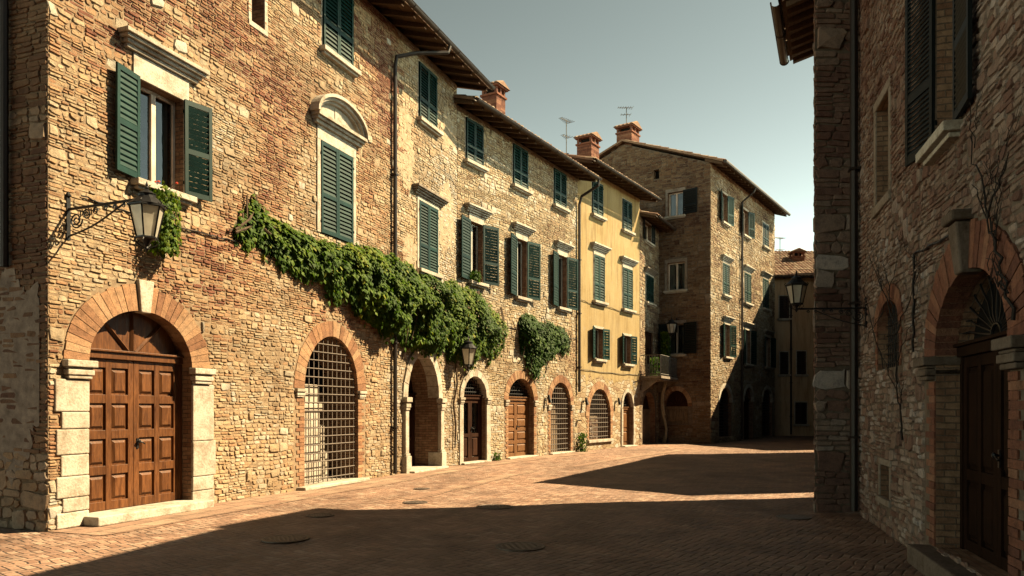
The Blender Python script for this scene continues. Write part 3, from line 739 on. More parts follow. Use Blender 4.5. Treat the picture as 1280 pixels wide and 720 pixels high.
# ---------------------------------------------------------------- street furniture and plants
def spiral(c, r0, r1, a0, a1, n=18):
    return [(c[0] + (r0 + (r1 - r0) * i / n) * math.cos(a0 + (a1 - a0) * i / n), c[1] + (r0 + (r1 - r0) * i / n) * math.sin(a0 + (a1 - a0) * i / n)) for i in range(n + 1)]
def street_lamp(F, px, py, L, S, label, drop=.0, brace=True, standing=False):
    """lantern on an iron scroll bracket; root at the wall fixing, arm along local -y"""
    x, z = F.ray(px, py); w = F.W(x, 0, z)
    e = empty('street_lamp', w, label, 'lamp', 'lanterns on wall brackets', F.ang)
    b = MB(); y0 = -.03
    b.box(-.03, .03, y0, .02, -.42 * S, .16 * S); b.tube([(0, y0, 0), (0, -L, .02)], .016 * S + .004, 6)
    b.lathe([(.02, .16 * S), (.035 * S, .18 * S), (.035 * S, .2 * S), (.001, .25 * S)], 8, (0, -.02))
    def sc2(pts, rad): b.tube([(0, p[0], p[1]) for p in pts], rad, 5)
    if brace:
        q = [(-.02 - L * .72 * t, -.36 * S * (1 - t) ** 1.5 - .012 - .10 * S * math.sin(PI * t)) for t in [i / 14 for i in range(15)]]
        sc2(q, .013 * S)
        sc2(spiral((-.15 * S - .02, -.16 * S), .115 * S, .025 * S, PI * 1.0, PI * 4.6, 26), .011 * S)
        sc2(spiral((-.36 * S, -.10 * S), .075 * S, .02 * S, 0, PI * 3.4, 22), .010 * S)
        sc2(spiral((-.52 * S, -.065 * S), .05 * S, .015 * S, PI, -PI * 2.2, 18), .009 * S)
        for k in range(4): sc2(spiral((-L * (.50 + .11 * k), -.04 * S), .034 * S, .01 * S, PI, -PI * 2, 12), .008 * S)
        for k in range(3): b.tube([(0, -.2 * S - .1 * S * k, -.16 * S + .03 * k), (.02, -.23 * S - .1 * S * k, -.1 * S), (-.015, -.26 * S - .1 * S * k, -.03 * S)], .009 * S, 4)
    b.build('bracket', M['iron'], e)
    yc = -L; rt, rb, hh = .215 * S, .125 * S, .40 * S
    zt = -.10 * S - drop; zb = zt - hh
    if standing: zb = .14 * S; zt = zb + hh
    f = MB(); ph = PI / 6
    for i in range(6):
        a = ph + i * PI / 3; f.tube([(rt * math.cos(a), yc + rt * math.sin(a), zt), (rb * math.cos(a), yc + rb * math.sin(a), zb)], .012 * S + .002, 4)
    f.lathe([(rt * .9, zt - .012), (rt * 1.13, zt - .006), (rt * 1.13, zt + .014), (rt * .95, zt + .02)], 6, (0, yc), phase=ph)
    f.lathe([(rt * 1.05, zt + .02), (rt * .86, zt + .06 * S), (rt * .62, zt + .11 * S), (rt * .5, zt + .13 * S), (rt * .5, zt + .16 * S), (rt * .56, zt + .165 * S), (rt * .3, zt + .2 * S), (rt * .12, zt + .225 * S), (.001, zt + .235 * S)], 12, (0, yc))
    f.lathe([(.02 * S, zt + .22 * S), (.03 * S, zt + .25 * S), (.012 * S, zt + .275 * S), (.02 * S, zt + .29 * S), (.001, zt + .34 * S)], 8, (0, yc))
    for i in range(6):
        a = ph + i * PI / 3; f.tube([(rt * 1.08 * math.cos(a), yc + rt * 1.08 * math.sin(a), zt + .01), (rt * 1.16 * math.cos(a), yc + rt * 1.16 * math.sin(a), zt + .035 * S), (rt * 1.02 * math.cos(a), yc + rt * 1.02 * math.sin(a), zt + .06 * S)], .008 * S, 4)
    f.lathe([(rb * .8, zb - .02), (rb * 1.12, zb - .012), (rb * 1.12, zb + .008), (rb * .9, zb + .012)], 6, (0, yc), phase=ph)
    f.lathe([(.001, zb - .19 * S), (.02 * S, zb - .165 * S), (.035 * S, zb - .14 * S), (.018 * S, zb - .1 * S), (.05 * S, zb - .05 * S), (rb * .7, zb - .018)], 8, (0, yc))
    for i in range(6):
        a = ph + i * PI / 3; f.tube([(rb * math.cos(a), yc + rb * math.sin(a), zb - .01), (rb * 1.25 * math.cos(a), yc + rb * 1.25 * math.sin(a), zb - .05 * S), (rb * .75 * math.cos(a), yc + rb * .75 * math.sin(a), zb - .1 * S), (.03 * S * math.cos(a), yc + .03 * S * math.sin(a), zb - .13 * S)], .007 * S, 4)
    if not standing: f.tube([(0, yc, zt + .2 * S), (0, yc + .03, .02), (0, yc + .1, .02)], .014 * S, 5)
    else: f.tube([(0, yc, 0), (0, yc, zb - .1)], .02 * S, 6)
    f.build('lantern_frame', M['iron'], e)
    g = MB()
    for i in range(6):
        a0, a1 = ph + i * PI / 3, ph + (i + 1) * PI / 3; k = .97
        g.face([(rb * k * math.cos(a0), yc + rb * k * math.sin(a0), zb), (rb * k * math.cos(a1), yc + rb * k * math.sin(a1), zb), (rt * k * math.cos(a1), yc + rt * k * math.sin(a1), zt), (rt * k * math.cos(a0), yc + rt * k * math.sin(a0), zt)])
    g.build('lamp_glass', M['lampglass'], e)
    return e

def leaf_at(mb, p, nrm, L, rnd, mi=0):
    nrm = nrm.normalized(); d = Vector((U(-.5, .5), U(-.5, .5), -1)); d = (d - nrm * d.dot(nrm))
    if d.length < 1e-3: d = Vector((1, 0, 0))
    d.normalize(); s = d.cross(nrm); w = L * U(.36, .5); f = L * U(.03, .14)
    a = p; t = p + d * L - nrm * L * .12; l = p + d * L * .42 + s * w - nrm * f; r = p + d * L * .42 - s * w - nrm * f
    m = p + d * L * .5
    mb.raw([tuple(a), tuple(l), tuple(t), tuple(r), tuple(m)], [(0, 1, 4), (1, 2, 4), (0, 4, 3), (4, 2, 3)], rnd, mi)
def creeper(name, label, spans, split, n, size, mat, seed, group=None, droop=.5, base=None):
    """spans: (px, y_top, y_bottom, thickness, density) on facades chosen by px"""
    pts = []
    def at(px, y, out):
        F = split(px); x, z = F.ray(px, y, out); return F, x, z
    F, x, z = at(spans[0][0], spans[0][1], .1); loc = F.W(x, -.05, z) if base is None else base
    e = empty(name, loc, label, 'creeper', group)
    mb = MB()
    segs = list(zip(spans, spans[1:])); wts = [abs(b[0] - a[0]) * ((a[2] - a[1]) + (b[2] - b[1])) * .5 * (a[4] + b[4]) / 2 for a, b in segs]
    for _ in range(n):
        (a, b) = rng.choices(segs, wts)[0]; t = rng.random()
        px = a[0] + (b[0] - a[0]) * t; yt = a[1] + (b[1] - a[1]) * t; yb = a[2] + (b[2] - a[2]) * t; th = a[3] + (b[3] - a[3]) * t
        yt += 9 * noise.noise(Vector((px * .07, seed, 0))) + 5 * noise.noise(Vector((px * .25, seed, 2)))
        yb += 16 * noise.noise(Vector((px * .06, seed, 5))) + 12 * noise.noise(Vector((px * .22, seed, 7)))
        v = rng.random() ** .9; v2 = 2 * v - 1
        cl = .62 + .62 * noise.noise(Vector((px * .045, v * 3.2, seed + 1))) + .35 * noise.noise(Vector((px * .16, v * 8, seed + 4)))
        o = th * math.sqrt(max(0.03, 1 - v2 * v2 * .9)) * max(.12, min(1.15, cl)) * (1 if v > .25 else .55 + v * 1.8)
        out = max(.03, o * (1 - .55 * rng.random() ** 2.2))
        y = yt + (yb - yt) * v
        if rng.random() < .04: y += U(0, 14)
        F, x, z = at(px, y, th * .55)
        p = F.W(x, -out, z) - loc + Vector((U(-.03, .03), U(-.03, .03), U(-.03, .03)))
        nr = Vector((F.n.x, F.n.y, .55 - v2 * .5)) + Vector((U(-1, 1), U(-1, 1), U(-.7, .7))) * .65
        rd = .42 + .5 * noise.noise(Vector((px * .05, v * 3, seed + 20))) + U(-.28, .28) + .24 * (1 - v) - .04  # leaves lighten towards the top, top light put into their colour
        leaf_at(mb, p, nr, size * rng.choice((.5, .7, .85, 1, 1.15, 1.35)) * U(.9, 1.1), min(1, max(0, rd)) * .93 if rng.random() > .03 else 1.0)
    mb.build('foliage', M[mat], e)
    st = MB(); s0 = spans
    for k in (.35, .6):
        pl = []
        for i, s_ in enumerate(s0):
            F, x, z = at(s_[0], s_[1] + (s_[2] - s_[1]) * k, .06); pl.append(F.W(x, -.07 - .05 * (i % 2), z) - loc)
        st.tube(pl, .028, 5)
    for s_ in s0[::1]:
        for q in range(2):
            px = s_[0] + U(-10, 10); F, x, z = at(px, s_[1] + 4, .05); F2, x2, z2 = at(px + U(-8, 8), s_[2] + U(-6, 8), s_[3] * .4)
            a = F.W(x, -.06, z) - loc; c = F2.W(x2, -s_[3] * .35, z2) - loc; m = (a + c) / 2 + Vector((F.n.x, F.n.y, 0)) * s_[3] * .25
            st.tube([a, m, c], [.02, .014, .006], 4)
    st.build('stems', M['bark'], e)
    return e
def tuft(name, label, loc, r, h, n, size, mat='leafD', cat='plant', flowers=0, group=None, hang=0):
    e = empty(name, loc, label, cat, group); mb = MB(); st = MB()
    for i in range(n):
        a = U(0, 2 * PI); q = r * math.sqrt(rng.random()); z = h * rng.random() - hang * rng.random() ** .7
        p = Vector((q * math.cos(a), q * math.sin(a), z)); leaf_at(mb, p, Vector((math.cos(a), math.sin(a), U(-.2, .8))), size * U(.6, 1.3), U(.1, .95))
    for i in range(9):
        a = U(0, 2 * PI); st.tube([(0, 0, 0), (r * .4 * math.cos(a), r * .4 * math.sin(a), h * .5), (r * .8 * math.cos(a), r * .8 * math.sin(a), h * U(.7, 1))], [.008, .006, .003], 4)
    mb.build('foliage', M[mat], e); st.build('stems', M['bark'], e)
    if flowers:
        fl = MB()
        for i in range(flowers):
            a = U(0, 2 * PI); q = r * U(.2, 1); c = Vector((q * math.cos(a), q * math.sin(a), h * U(.7, 1.15)))
            for k in range(5):
                b = k * 2 * PI / 5; leaf_at(fl, c + Vector((math.cos(b), math.sin(b), 0)) * .01, Vector((math.cos(b), math.sin(b), .8)), .035, U(0, 1))
        fl.build('flowers', M['flower'], e)
    return e
def antenna(loc, h, label, ang=0.3):
    e = empty('tv_antenna', loc, label, 'antenna', 'television aerials on the roofs')
    m = MB(); m.tube([(0, 0, -.3), (0, 0, h)], .022, 6); m.build('mast', M['aerial'], e)
    c, s = math.cos(ang), math.sin(ang)
    for z, L, el in ((h - .05, .62, 7), (h * .62, .4, 4)):
        b = MB(); b.tube([(-c * L * .7, -s * L * .7, z), (c * L * .5, s * L * .5, z + .03)], .016, 5)
        for i in range(el):
            t = -L * .7 + L * 1.2 * i / (el - 1); w = .12 + .14 * i / el
            b.tube([(c * t - s * w, s * t + c * w, z + .02), (c * t + s * w, s * t - c * w, z + .02)], .012, 4)
        b.build('aerial_arm', M['aerial'], e)
    return e
def cable(F, pts, rad, label, sag=0.0, out=.03, mat='iron'):
    P = [F.ray(a, b) for a, b in pts]; w0 = F.W(P[0][0], -out, P[0][1]); mb = MB(); L = []
    for (xa, za), (xb, zb) in zip(P, P[1:]):
        n = 10
        for i in range(n): 
            t = i / n; L.append(F.W(xa + (xb - xa) * t, -out - .01 * math.sin(i * 2.1), za + (zb - za) * t - sag * math.sin(PI * t) + .012 * math.sin(i * 1.7)) - w0)
    L.append(F.W(P[-1][0], -out, P[-1][1]) - w0); mb.tube(L, rad, 5)
    return tag(mb.build('wall_cable', M[mat], None, w0), label, 'cable')

# ================================================================ the place
def house(O, d, label, cat='house'):
    r = empty('house', (O[0], O[1], 0), label, cat); return r, Facade(O, d, r)
def gpt(px, d): return ((px - PXC) / FOC * d, d)
def archop(F, pl, pr, yt, ys, yb, depth, gap=.3, rmin=None):
    c = (pl + pr) / 2; x0, x1 = F.x(pl), F.x(pr); zs, zt = F.z(c, ys), F.z(c, yt); zb = max(0.0, F.z(c, yb)) if yb else 0
    o = Op(x0, x1, zb, zs, zt - zs, depth, gap); F.ops.append(o); return o
def capital(mb, x0, x1, z0, z1, proj, flare=.06, yb=.02):
    h = z1 - z0
    for a, b, f in ((0, .2, .25), (.2, .5, .55), (.5, .62, .35), (.62, 1, 1)): mb.box(x0 - flare * f, x1 + flare * f, -proj - flare * f, yb, z0 + h * a, z0 + h * b - .003, U(.4, .9))
def blockjamb(F, xa, xb, zl, proj, mat='trim', wob=.05, name='jamb', side=0):
    mb = MB()
    for a, b in zip(zl, zl[1:]):
        e = U(-wob, wob); x0, x1 = (xa - abs(e), xb) if side < 0 else (xa, xb + abs(e))
        y = -proj - U(0, .015)
        mb.box(x0, x1, y, .03, a + .004, b - .004, U(.2, .9))
    return F.part(name, mb, M[mat], bevel=.016)
def brickjamb(F, op, w, mat='brick', z0=None, z1=None, proj=.012):
    h = .075; z0 = op.z0 if z0 is None else z0; z1 = op.zs if z1 is None else z1
    n = int((z1 - z0) / h); h = (z1 - z0) / max(1, n)
    for sd in (-1, 1):
        mb = MB(); mb.box(*((op.x0 - w * .5, op.x0 - .006) if sd < 0 else (op.x1 + .006, op.x1 + w * .5)), -.004, .03, z0, z1, .2)
        for i in range(n):
            L = w * (U(.95, 1.1) if i % 2 else U(.55, .75)); a, b = (op.x0 - L, op.x0 - .003) if sd < 0 else (op.x1 + .003, op.x1 + L)
            mb.box(a, b, -proj - U(0, .008), .028, z0 + i * h + .004, z0 + (i + 1) * h - .004, U(0, 1))
        F.part('brick_jamb', mb, M[mat])
def ring(F, op, thick, n, mat='brick', proj=.018, skip=None, gap=.008, depth=.1):
    mb = MB(); voussoirs(mb, op, thick, n, -proj, depth, gap, skip); return F.part('arch', mb, M[mat])

def st_upper(q):
    x, z = q
    def rnd(cx, cz, k, tone):
        b = .38 + .75 * tone
        return b + U(-.25, .25) if k == 'thin' else .55 + .35 * tone + U(-.2, .25) if k == 'mid' else .8 + U(-.2, .2)
    pn = noise.noise(Vector((x * .35, z * .35, 5)))
    return (.7, .14 + .6 * max(0, pn), .06 + .16 * max(0, pn), rnd)
def make_style(thin, mid, big, base, spread, lowz=0, lowmid=.5, lowbig=.2):
    def st(q):
        x, z = q
        m, b = mid, big
        pn = noise.noise(Vector((x * .4, z * .4, 8)))
        if z < lowz: m, b = lowmid, lowbig
        def rnd(cx, cz, k, tone): return base + (.0 if k == 'thin' else .16 if k == 'mid' else .3) + .4 * tone + U(-spread, spread)
        return (thin, max(0, m + .3 * pn), max(0, b + .08 * pn), rnd)
    return st

# ---- 1. the big brick and stone house on the left ----------------------------------------
A0 = gpt(60, 10.31)
h1, F1 = house(A0, (.379, 1), 'big brick and stone house nearest on the left, with curved pediment over a window')
L1 = F1.x(571); H1 = 11.3
D1 = archop(F1, 110, 239, 388, 455, 640, .30, .40); D1.z0 = .13
G1 = archop(F1, 380, 447, 420, 487, 612, .9, .33); G1.z0 = .07
A1 = archop(F1, 508, 547, 443, 497, 592, .85, .24); A1.z0 = .06
w1, o1 = window(F1, 172, 229, 112, 235, 'open', 'flat', True, .10, .26, lw=.50, ang=(171, 166), pxc=200, fh=.24, mid=(.47,))
w2, o2 = window(F1, 403, 440, -22, 74, 'closed', None, True, 0)
w3, o3 = window(F1, 400, 440, 186, 298, 'closed', 'curved', False, .13, .16, mid=(.42,))
w4, o4 = window(F1, 523, 545, 86, 156, 'closed', None, True, 0, pitch=.075)
w5, o5 = window(F1, 523, 546, 256, 340, 'closed', 'flat', True, .10, .0, pitch=.075, fh=.22)
sx0, sx1 = F1.x(314), F1.x(330); slit = Op(sx0, sx1, F1.z(322, 32), F1.z(322, -30), 0, .3); F1.ops.append(slit)
sm = MB(); sm.box(sx0 - .09, sx0 - .003, -.02, .1, slit.z0, slit.zs, .6); sm.box(sx1 + .003, sx1 + .09, -.02, .1, slit.z0, slit.zs, .6); sm.box(sx0 - .09, sx1 + .09, -.03, .1, slit.z0 - .1, slit.z0 - .003, .6)
F1.part('window', sm, M['trim'], bevel=.01)
mb = MB(); wall_face(mb, 0, L1, H1, F1.ops); shell(mb, 0, L1, H1, 8)
ex = F1.ops + [getattr(o, k) for o in F1.ops for k in ('fx', 'fx2') if hasattr(o, k)]
xk = F1.x(490)
def style1(q):
    x, z = q
    if x < 1.0 and z < .62: return (.1, .2, .6, lambda cx, cz, k, t: .9 + U(-.2, .15))
    if x < 1.05 and z < 2.2: return (.8, .15, .12, lambda cx, cz, k, t: .1 + .3 * t + U(-.1, .25) if k == 'thin' else .8 + U(-.2, .2))
    if x > xk: return (.25, .55, .12, lambda cx, cz, k, t: .72 + .25 * t + U(-.18, .22))
    if z < 1.0: return (.15, .55, .3, lambda cx, cz, k, t: .62 + .3 * t + U(-.25, .3))
    if z < 3.3 and x > 3.2: return (.3, .5, .14, lambda cx, cz, k, t: .6 + .35 * t + U(-.25, .28))
    p, a, b, f = st_upper(q)
    hi = noise.noise(Vector((x * .3, z * .3, 40)))
    return (p, a + max(0, hi) * .5, b, f)
stonework(mb, 0, L1, lambda x: min(H1 - .02, CAMH + .64 * (10.6 + x * .935)), ex, style1, .66, hr=(.002, .023))
F1.part('wall', mb, [M['mortarA'], M['revbrick'], M['dark'], M['stoneA']])
# end wall round the corner, in shade
a1 = F1.a
E1 = Facade(F1.W(0, 4.0).xy, (-F1.W(0, 4.0).xy + F1.O), h1)
mb = MB(); wall_face(mb, 0, 4.0, H1, [])
stonework(mb, 0, 4.0, lambda x: 8.4, [], lambda q: (.75, .15, .08, lambda cx, cz, k, t: .12 + .3 * t + U(-.15, .25) if k == 'thin' else .75 + U(-.3, .2)) if q[1] > .9 else (.1, .4, .5, lambda cx, cz, k, t: .8 + U(-.2, .2)), seed=4)
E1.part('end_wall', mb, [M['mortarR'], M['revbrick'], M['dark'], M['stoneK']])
xp = E1.x(13); downpipe(E1, [(xp, -.09, 10.5), (xp, -.09, E1.z(13, 335))], .055, clips=False)
def plaster_patch(F, cx, cz, rx, rz, mat, seed, cut=None, y=-.016):
    mb = MB(); n = 150; P = []
    for i in range(n):
        a = 2 * PI * i / n; q = lambda f, k: noise.noise(Vector((math.cos(a) * f, math.sin(a) * f, seed + k)))
        k = 1 + .45 * q(1.3, 0) + .28 * q(4, 1) + .14 * q(11, 2) + .08 * q(25, 3)
        x, z = cx + rx * k * math.cos(a), cz + rz * k * math.sin(a)
        if cut: x = min(max(x, cut[0]), cut[1])
        P.append((x, z))
    mb.face([(x, y, z) for x, z in P])
    for (xa, za), (xb, zb) in zip(P, P[1:] + P[:1]): mb.face([(xa, y, za), (xa, .004, za), (xb, .004, zb), (xb, y, zb)])
    return F.part('plaster_remains', mb, M[mat])
plaster_patch(E1, 3.15, 2.3, .9, 1.3, 'greyrender', 3.0, (2.0, 3.86), -.02)
for px, z_, rx, rz, sd in ((506, 8.4, .5, 1.0, 5), (558, 7.2, .6, .9, 6), (560, 9.7, .5, .6, 9), (512, 5.6, .4, .7, 12)):
    plaster_patch(F1, F1.x(px), z_, rx, rz, 'honeyrender', sd, (xk + .15, L1 - .1), -.013)
# door D1
ring(F1, D1, .40, 30, 'brick', .02, skip=(14, 16.2), depth=.2)
k = MB(); zk = D1.zs + D1.r; k.hexa([(D1.cx - .09, -.06, zk - .03), (D1.cx + .09, -.06, zk - .03), (D1.cx + .09, .1, zk - .03), (D1.cx - .09, .1, zk - .03), (D1.cx - .15, -.07, zk + .47), (D1.cx + .15, -.07, zk + .47), (D1.cx + .15, .1, zk + .47), (D1.cx - .15, .1, zk + .47)], .8)
F1.part('keystone', k, M['trim'], bevel=.015)
for s, (xa, xb) in ((-1, (D1.x0 - .38, D1.x0 - .004)), (1, (D1.x1 + .004, D1.x1 + .44))):
    c = MB(); capital(c, xa + .03, xb - (.0 if s < 0 else .06), D1.zs - .27, D1.zs - .005, .06, .07); F1.part('impost', c, M['trim'], bevel=.012)
    zl = [0, .22, .42, .72, 1.02, 1.38, 1.62, D1.zs - .275] if s < 0 else [0, .28, .52, 1.12, D1.zs - .275]
    blockjamb(F1, xa, xb, zl, .03, wob=.16, side=s)
panel_door(F1, D1, .21, 'wood', (1, 1, 1, 1), 2, 'doorwood', transom=D1.zs + .06, st=.10, rail=.13)
step_part(F1, D1.x0 - .1, D1.x1 + .18, .13, .32, depth=.29)
# barred arch G1
ring(F1, G1, .33, 26, 'brick', .016); brickjamb(F1, G1, .26, 'brick', z1=G1.zs - .2)
for xa, xb in ((G1.x0 - .3, G1.x0 - .004), (G1.x1 + .004, G1.x1 + .3)):
    c = MB(); capital(c, xa + .04, xb - .04, G1.zs - .18, G1.zs - .004, .03, .045); F1.part('impost', c, M['trim'], bevel=.01)
F1.part('grille', grille(G1, .08, .17, .18, .0125), M['rust'])
step_part(F1, G1.x0 - .25, G1.x1 + .2, .07, .22, depth=.85)
d = MB(); zt = G1.zs - .15
d.box(G1.x0 + .01, G1.x1 - .01, .78, .88, zt, zt + .12, .5)
for i in range(6):
    a = G1.x0 + .02 + (G1.x1 - G1.x0 - .04) * i / 6; b = a + (G1.x1 - G1.x0 - .04) / 6
    d.box(a + .004, b - .004, .82 - .012 * (i % 2), .88, .08, zt, U(.2, .9))
F1.part('door', d, M['greyplaster'] if False else M['woodG'], bevel=.006)
pl = MB(); q0 = G1.x0 + .45
pl.box(q0, q0 + .70, .36, .75, .08, .5, .6); pl.box(q0 + .04, q0 + .66, .38, .75, .503, 1.62, .8); pl.box(q0 - .02, q0 + .72, .33, .75, 1.623, 1.78, .6); pl.box(q0 + .06, q0 + .6, .4, .75, 1.783, 2.2, .4)
pl.box(q0 + .85, q0 + 1.0, .5, .76, .08, 1.3, .3); pl.box(q0 + 1.1, q0 + 1.22, .55, .76, .08, .7, .5)
F1.part('inner_pier', pl, M['trim'], bevel=.02)
# deep entrance A1
ring(F1, A1, .24, 11, 'trim', .05, gap=.012, depth=.3)
for s, (xa, xb) in ((-1, (A1.x0 - .24, A1.x0 - .003)), (1, (A1.x1 + .003, A1.x1 + .26))):
    c = MB(); capital(c, xa + .03, xb - .03, A1.zs - .34, A1.zs - .004, .11, .06); c.box(xa + .03, xb - .03, -.10, .28, .52, A1.zs - .343, .6); c.box(xa - .02, xb + .02, -.15, .29, .0, .45, .7); c.box(xa + .005, xb - .005, -.125, .285, .452, .518, .5)
    F1.part('pilaster', c, M['trim'], bevel=.012)
panel_door(F1, A1, .74, 'woodD', (1, 1.6), 1, 'wood', handle=False)
step_part(F1, A1.x0 - .1, A1.x1 + .12, .06, .3, depth=.83)
roof1, _ = eaves_roof(F1, 0, L1, H1, 8, .95, 17)
ze = H1 - .95 * math.tan(R(17)); xd = F1.x(490); 
downpipe(F1, [(xd + 1.15, -1.05, ze + .06), (xd + 1.1, -1.02, ze - .12), (xd + .45, -.45, ze - .32), (xd + .02, -.12, ze - .55), (xd, -.09, ze - .8), (xd, -.09, .05)], .05)

# ---- 2. the stone row house ---------------------------------------------------------------
B0 = F1.W(L1 + .004).xy
h2, F2 = house(B0, (.58, 1), 'honey stone row house between the big brick house and the yellow house')
L2 = F2.x(722); H2 = 10.72
D2 = archop(F2, 578, 607, 470, 497, 586, .38, .2); D2.z0 = .05
D3 = archop(F2, 635, 667, 473, 500, 577, .38, .28); D3.z0 = .04
G2 = archop(F2, 688, 713, 478, 506, 572, .5, .28); G2.z0 = .05
for (a, b, t, bt) in ((582, 603, 152, 205), (641, 659, 184, 235), (692, 707, 214, 259)): window(F2, a, b, t, bt, 'closed', None, True, 0, pitch=.085)
for (a, b, t, bt) in ((587, 603, 279, 353), (645, 658, 300, 372), (697, 708, 320, 385)): window(F2, a, b, t, bt, 'open', 'flat', True, .06, .18, lw=.66, ang=(168, 165), pitch=.085, fh=.22)
mb = MB(); wall_face(mb, 0, L2, H2, F2.ops); shell(mb, 0, L2, H2, 8)
ex = F2.ops + [o.fx for o in F2.ops if hasattr(o, 'fx')]
stonework(mb, 0, L2, H2 - .02, ex, make_style(.45, .4, .1, .48, .33, 1.0, .5, .25), .80, hr=(.004, .022), seed=11)
F2.part('wall', mb, [M['mortarB'], M['revbrick'], M['dark'], M['stoneB']])
ring(F2, D2, .2, 9, 'trim', .05, gap=.01, depth=.25)
for xa, xb in ((D2.x0 - .2, D2.x0 - .003), (D2.x1 + .003, D2.x1 + .24)):
    c = MB(); c.box(xa, xb, -.05, .25, 0, D2.zs - .2, .6); capital(c, xa + .02, xb - .02, D2.zs - .197, D2.zs - .003, .06, .05); F2.part('pilaster', c, M['trim'], bevel=.012)
panel_door(F2, D2, .16, 'woodD', (1, 1.5), 1, 'bars', transom=D2.zs - .05, glassrows=(1,), st=.1)
ring(F2, D3, .28, 22, 'brick', .02); ring(F2, G2, .28, 20, 'brick', .02)
for o in (D3, G2):
    brickjamb(F2, o, .2, 'brick', z1=o.zs - .22)
    for xa, xb in ((o.x0 - .24, o.x0 - .003), (o.x1 + .003, o.x1 + .24)):
        c = MB(); capital(c, xa + .03, xb - .03, o.zs - .2, o.zs - .003, .04, .04); F2.part('impost', c, M['trim'], bevel=.01)
panel_door(F2, D3, .22, 'woodR', (1, 1, 1, 1.2), 1, 'bars', transom=D3.zs - .02, st=.09)
F2.part('grille', grille(G2, .1, .17, .19, .013), M['rust'])
dd = MB(); dd.box(G2.x0 + .01, G2.x1 - .01, .40, .48, .06, G2.zs, .5); F2.part('door', dd, M['woodG'])
for o in (D2, D3, G2): step_part(F2, o.x0 - .12, o.x1 + .12, .05, .16, depth=.37)
roof2, r2 = eaves_roof(F2, 0, L2, H2, 8, .75, 17)
x, z = F2.ray(617, 138, -1.6); chimney(roof2, x, 1.6, z - .1, .62, .62, .45)
ze = H2 - .75 * math.tan(R(17)); xd = L2 - .05
downpipe(F2, [(xd + .12, -.88, ze + .06), (xd + .1, -.86, ze - .15), (xd, -.2, ze - .5), (xd, -.10, ze - .8), (xd, -.10, F2.z(722, 490))], .055)
x, z = F2.ray(708, 195, -2.5); antenna(F2.W(x, 2.5, z - .4), F2.z(708, 150, -2.5) - z + .4, 'thin television aerial on the roof between the two brick chimneys', .9)

# ---- 3. the yellow house ------------------------------------------------------------------
C0 = F2.W(L2 + .004).xy
h3, F3 = house(C0, (.64, 1), 'yellow ochre plastered house with crumbling lower wall, in the middle of the left row')
L3 = F3.x(799.5); H3 = 11.35
W3 = archop(F3, 736, 763, 486, 520, 549, .45, .3)
D4 = archop(F3, 778, 791, 490, 509, 563, .3, .15); D4.z0 = .04
for (a, b, t, bt) in ((740, 753, 228, 270), (778, 789, 251, 289)): window(F3, a, b, t, bt, 'closed', None, True, 0, pitch=.10)
for (a, b, t, bt) in ((742, 755, 320, 377), (778, 790, 336, 387)): window(F3, a, b, t, bt, 'closed', 'flat', True, .04, .14, pitch=.10, fh=.25)
for (a, b, t, bt) in ((743, 753, 411, 449), (779, 788, 420, 455)): window(F3, a, b, t, bt, 'open', None, True, .10, 0, lw=.46, ang=(165, 168), pitch=.10)
mb = MB(); wall_face(mb, 0, L3, H3, F3.ops); shell(mb, 0, L3, H3, 8)
F3.part('wall', mb, [M['yellow'], M['revbrick'], M['dark']])
ring(F3, W3, .3, 20, 'brick', .02); ring(F3, D4, .15, 9, 'trim', .04, gap=.01)
brickjamb(F3, W3, .22, 'brick')
F3.part('grille', grille(W3, .1, .18, .19, .014), M['rust'])
wf = MB(); wf.box(W3.x0 + .02, W3.x1 - .02, .38, .43, W3.z0, W3.zs, .5); wf.box(W3.cx - .3, W3.cx - .02, .33, .38, W3.z0 + .1, W3.zs - .3, .9); F3.part('window', wf, M['greyplaster'])
s = MB(); s.box(W3.x0 - .15, W3.x1 + .15, -.1, .1, W3.z0 - .12, W3.z0 - .004, .5); F3.part('sill', s, M['trim'], bevel=.012)
for xa, xb in ((D4.x0 - .17, D4.x0 - .003), (D4.x1 + .003, D4.x1 + .17)): blockjamb(F3, xa, xb, [0, .5, 1.1, 1.7, D4.zs], .04, wob=.01)
panel_door(F3, D4, .2, 'woodR', (1, 1.4), 1, 'bars', leaves=1, transom=D4.zs - .12)
step_part(F3, D4.x0 - .12, D4.x1 + .12, .05, .2, depth=.29)
roof3, _ = eaves_roof(F3, 0, L3, H3, 8, .8, 17)
x, z = F3.ray(735, 203, -2.2); chimney(roof3, x, 2.2, z - .1, .8, .75, .75)

# ---- 4. narrow house with the balcony -----------------------------------------------------
E0 = F3.W(L3 + .004).xy
h4, F4 = house(E0, (.50, 1), 'narrow brown house with the iron balcony, squeezed beside the yellow house')
H4 = 10.6
# ---- 5. the gabled house
G0 = gpt(888, 36.45)
h5, F5 = house(G0, (.67, 1), 'tall gabled brown stone house closing the left row, its gable wall in shade')
n5 = F5.n; ga = Vector((.831, -.557)); ga = -F5.n * -1.0
ga = Vector((F5.n.x, F5.n.y)); WG = 9.06
P5 = Facade((F5.O - ga * WG), ga, h5)      # gable wall: runs towards the corner at F5.O
L4 = 3.55
W4a = window(F4, 805, 814, 279, 303, 'open', None, True, .05, 0, lw=.3, ang=(165, 165), sides=(1, 1), pitch=.08, mat='greenD')
W4b = window(F4, 807, 816, 345, 379, 'closed', 'flat', True, .08, 0, pitch=.08, fh=.2)
D5 = archop(F4, 803, 819, 490, 515, 558, .4, .2); D5.z0 = .02
D6 = Op(F4.x(806), F4.x(816), F4.z(811, 455), F4.z(811, 415), 0, .3); F4.ops.append(D6)
mb = MB(); wall_face(mb, 0, L4, H4, F4.ops); shell(mb, 0, L4, H4, 8)
